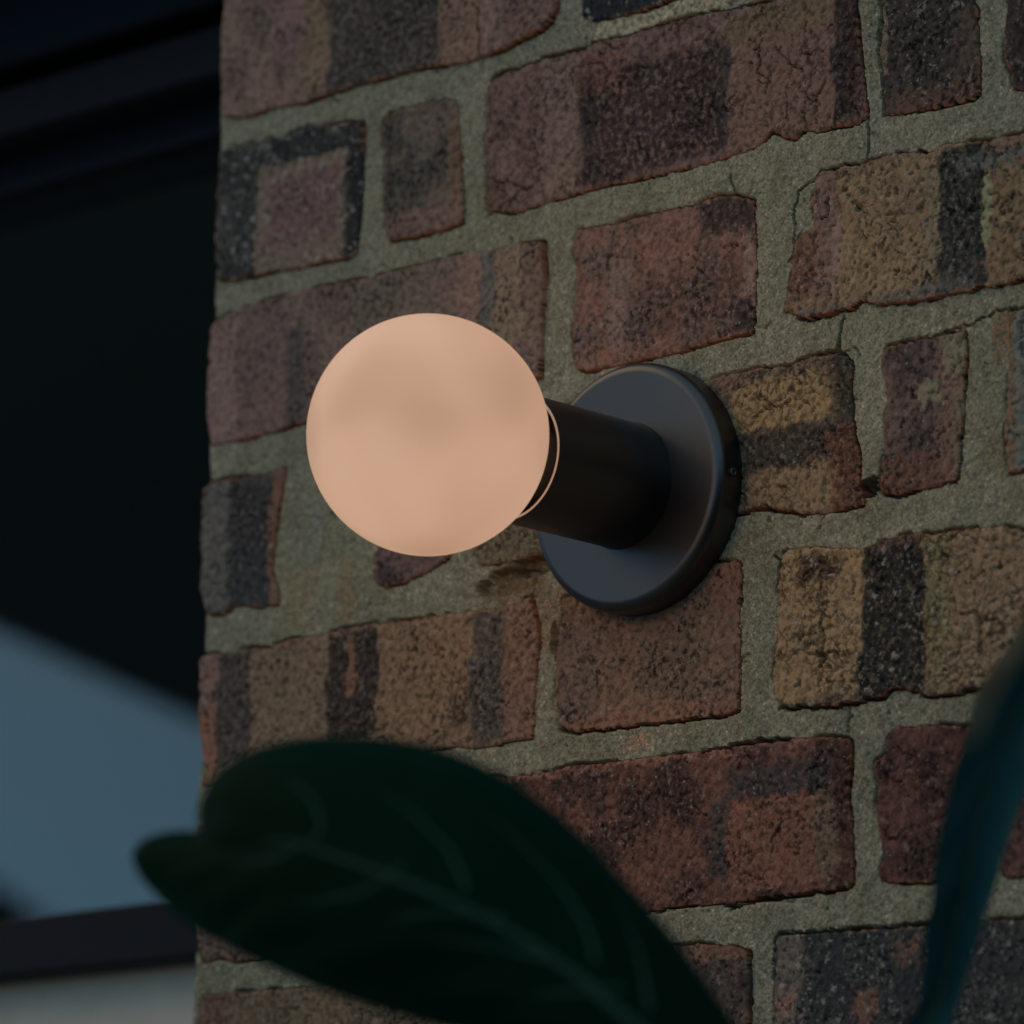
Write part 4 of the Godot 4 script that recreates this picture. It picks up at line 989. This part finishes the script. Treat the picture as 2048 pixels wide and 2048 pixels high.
func _potted_plant() -> void:
	var broad_base := _spline(LEAF_BROAD, 0.0, 1)
	var blade_base := _spline(LEAF_BLADE, 1.0, 1)
	var foot := Vector3(broad_base.x * 0.5 + blade_base.x * 0.5 + 0.04, 0.0, broad_base.z * 0.5 + blade_base.z * 0.5 + 0.02)
	var plant := thing("potted_plant", "tall potted plant with dark glossy green leaves in front of the brick wall", "plant", foot)
	var skin := mat(Color.WHITE, 0.65, 0.12)
	skin.vertex_color_use_as_albedo = true
	skin.backlight_enabled = true
	skin.backlight = Color(0.05, 0.12, 0.06)
	var rib := mat(Color(0.030, 0.068, 0.052), 0.7, 0.15)
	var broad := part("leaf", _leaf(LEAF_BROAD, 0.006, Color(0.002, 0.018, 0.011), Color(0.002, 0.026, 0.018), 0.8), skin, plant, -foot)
	var mid := []
	var thick := []
	for k in 41:
		var s := k / 40.0 * 0.72
		mid.append(_on_leaf(LEAF_BROAD, s, 0.0, 0.006))
		thick.append(lerpf(0.0019, 0.0006, k / 40.0))
	part("midrib", tube(mid, thick, 10), rib, broad)
	for v in VEINS:
		var line := []
		var rad := []
		var n: int = v.size() / 2
		for k in (n - 1) * 8 + 1:
			var x := k / 8.0
			var i := mini(int(x), n - 2)
			var s := lerpf(v[2 * i], v[2 * i + 2], x - i)
			var u := lerpf(v[2 * i + 1], v[2 * i + 3], x - i)
			line.append(_on_leaf(LEAF_BROAD, s, u, 0.006))
			rad.append(lerpf(0.0010, 0.0004, k / ((n - 1) * 8.0)))
		part("vein", tube(line, rad, 8), rib, broad)
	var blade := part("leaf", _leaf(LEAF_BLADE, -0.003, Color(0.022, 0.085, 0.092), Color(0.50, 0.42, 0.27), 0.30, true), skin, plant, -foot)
	mid = []
	thick = []
	for k in 31:
		mid.append(_on_leaf(LEAF_BLADE, k / 30.0, 0.0, -0.003))
		thick.append(lerpf(0.0006, 0.003, k / 30.0))
	part("midrib", tube(mid, thick, 10), rib, blade)
	var top := 0.34
	for b in [broad_base, blade_base]:
		var line := []
		var rad := []
		var end: Vector3 = b - foot
		var start := Vector3(signf(end.x) * 0.02, top - 0.06, 0.0)
		for k in 21:
			var t := k / 20.0
			line.append(start.lerp(end, t) + Vector3(end.x, 0, end.z) * (t * t - t) * 0.6)
			rad.append(lerpf(0.009, 0.003, t))
		part("stem", tube(line, rad, 12), mat(Color(0.05, 0.08, 0.05), 0.6), plant)
	part("pot", lathe([[Vector2(0.0, 0.0), Vector2(0.12, 0.0)], [Vector2(0.12, 0.0), Vector2(0.16, top - 0.04)], [Vector2(0.16, top - 0.04), Vector2(0.175, top - 0.04), Vector2(0.177, top), Vector2(0.155, top)], [Vector2(0.155, top), Vector2(0.15, top - 0.05)]], 64), mat(Color(0.2, 0.1, 0.07), 0.85), plant).rotation.x = -PI / 2
	part("soil", lathe([[Vector2(0.152, top - 0.045), Vector2(0.08, top - 0.04), Vector2(0.0, top - 0.038)]], 48), mat(Color(0.03, 0.022, 0.016), 0.95), plant).rotation.x = -PI / 2


# ---------------------------------------------------------------- what the window mirrors
func _parasol() -> void:
	var c := Vector3(-4.6703, 3.9775, 4.0632)
	var up := Vector3(0.5777, 0.2670, -0.6720)
	var e := Vector3(0.7654, -0.4125, 0.4940)
	var f := up.cross(e).normalized()
	var p := thing("parasol", "dark tilted garden parasol mirrored in the window pane", "parasol", Vector3(c.x, 0, c.z))
	var cloth := mat(Color(0.05, 0.065, 0.06), 0.95, 0.2)
	var metal := mat(Color(0.03, 0.03, 0.03), 0.5)
	var here := Vector3(c.x, 0, c.z)
	var apex := c + up * 0.16 - here
	var st := SurfaceTool.new()
	st.begin(Mesh.PRIMITIVE_TRIANGLES)
	var corners := []
	for k in 8:
		var a := TAU * (k + 0.5) / 8.0 + PI / 2
		corners.append(c - here + (e * cos(a) + f * sin(a)) * 0.95 / cos(PI / 8))
	for k in 8:
		var a: Vector3 = corners[k]
		var b: Vector3 = corners[(k + 1) % 8]
		var n := (a - apex).cross(b - apex).normalized()
		n *= signf(n.dot(up))
		_tri(st, apex, a, b, n)
		_tri(st, apex - n * 0.004, a - n * 0.004, b - n * 0.004, -n)
	part("canopy", st.commit(), cloth, p)
	for k in 8:
		part("rib", tube([apex - up * 0.03, corners[k] - up * 0.012], [0.008, 0.006], 8), metal, p)
	part("pole", tube([Vector3(0, 0.05, 0), Vector3(0, c.y - 0.2, 0), apex], [0.024, 0.024, 0.018], 16), metal, p)
	part("base", lathe([[Vector2(0, 0.08), Vector2(0.2, 0.08)], [Vector2(0.2, 0.08), Vector2(0.35, 0.05), Vector2(0.36, 0.0)]], 48), metal, p).rotation.x = -PI / 2


func _house() -> void:
	var ridge := Vector3(-12.7213, 5.2776, 7.1326)
	var eave := Vector3(-9.4332, 2.2405, 10.2170)
	var here := Vector3(ridge.x, 0, ridge.z)
	var across := Vector3(eave.x - ridge.x, 0, eave.z - ridge.z)
	var back := across.cross(Vector3.UP).normalized() * -7.0
	if back.dot(here) < 0.0:
		back = -back
	var h := thing("house", "dark gabled house across the garden mirrored in the window", "house", here)
	var clad := speckled(Color(0.03, 0.03, 0.03), Color(0.05, 0.05, 0.048), 0.9, 0.8, 0.0, 31)
	var slate := mat(Color(0.03, 0.033, 0.036), 0.8)
	var st := SurfaceTool.new()
	st.begin(Mesh.PRIMITIVE_TRIANGLES)
	var rt := Vector3(0, ridge.y, 0)
	var ea := across * 0.94 + Vector3(0, lerpf(ridge.y, eave.y, 0.94), 0)
	var eb := -across * 0.94 + Vector3(0, lerpf(ridge.y, eave.y, 0.94), 0)
	var fa := Vector3(ea.x, 0, ea.z)
	var fb := Vector3(eb.x, 0, eb.z)
	var nf_ := -back.normalized()
	for d in [Vector3.ZERO, back]:
		var n: Vector3 = nf_ if d == Vector3.ZERO else -nf_
		_tri(st, rt + d, ea + d, eb + d, n)
		_quad(st, ea + d, eb + d, fb + d, fa + d, n)
	_quad(st, ea, ea + back, fa + back, fa, across.normalized())
	_quad(st, eb, eb + back, fb + back, fb, -across.normalized())
	part("wall", st.commit(), clad, h)
	for s in [1.0, -1.0]:
		var low: Vector3 = across * s * 1.04 + Vector3(0, lerpf(ridge.y, eave.y, 1.04), 0)
		var n: Vector3 = back.cross(low - rt).normalized()
		n *= signf(n.y)
		var o := -back.normalized() * 0.25
		var r := SurfaceTool.new()
		r.begin(Mesh.PRIMITIVE_TRIANGLES)
		var q := [rt + o, low + o, low - o + back, rt - o + back]
		var g := n * 0.12
		_quad(r, q[0] + g, q[1] + g, q[2] + g, q[3] + g, n)
		_quad(r, q[0] + n * 0.01, q[1] + n * 0.01, q[2] + n * 0.01, q[3] + n * 0.01, -n)
		_quad(r, q[0] + g, q[1] + g, q[1] + n * 0.01, q[0] + n * 0.01, nf_)
		_quad(r, q[1] + g, q[2] + g, q[2] + n * 0.01, q[1] + n * 0.01, (low - rt).normalized())
		part("roof", r.commit(), slate, h)


# ---------------------------------------------------------------- an unseen fence, added to keep the light off from the right
func _added_fence() -> void:
	var f := thing("added_fence", "unseen dark board fence added on the right to block sky light", "fence", Vector3(2.25, 0, 0))
	var wood := speckled(Color(0.025, 0.022, 0.018), Color(0.06, 0.05, 0.04), 0.9, 1.5, 0.1, 41)
	for k in 32:
		part("board", box(Vector3(-0.012, 0.03, 0.02 + k * 0.12), Vector3(0.012, 2.5 + 0.006 * (k % 3), 0.132 + k * 0.12), 0.003), wood, f)
	for k in 3:
		part("post", box(Vector3(0.012, 0.0, 0.05 + k * 1.8), Vector3(0.1, 2.45, 0.14 + k * 1.8), 0.004), wood, f)
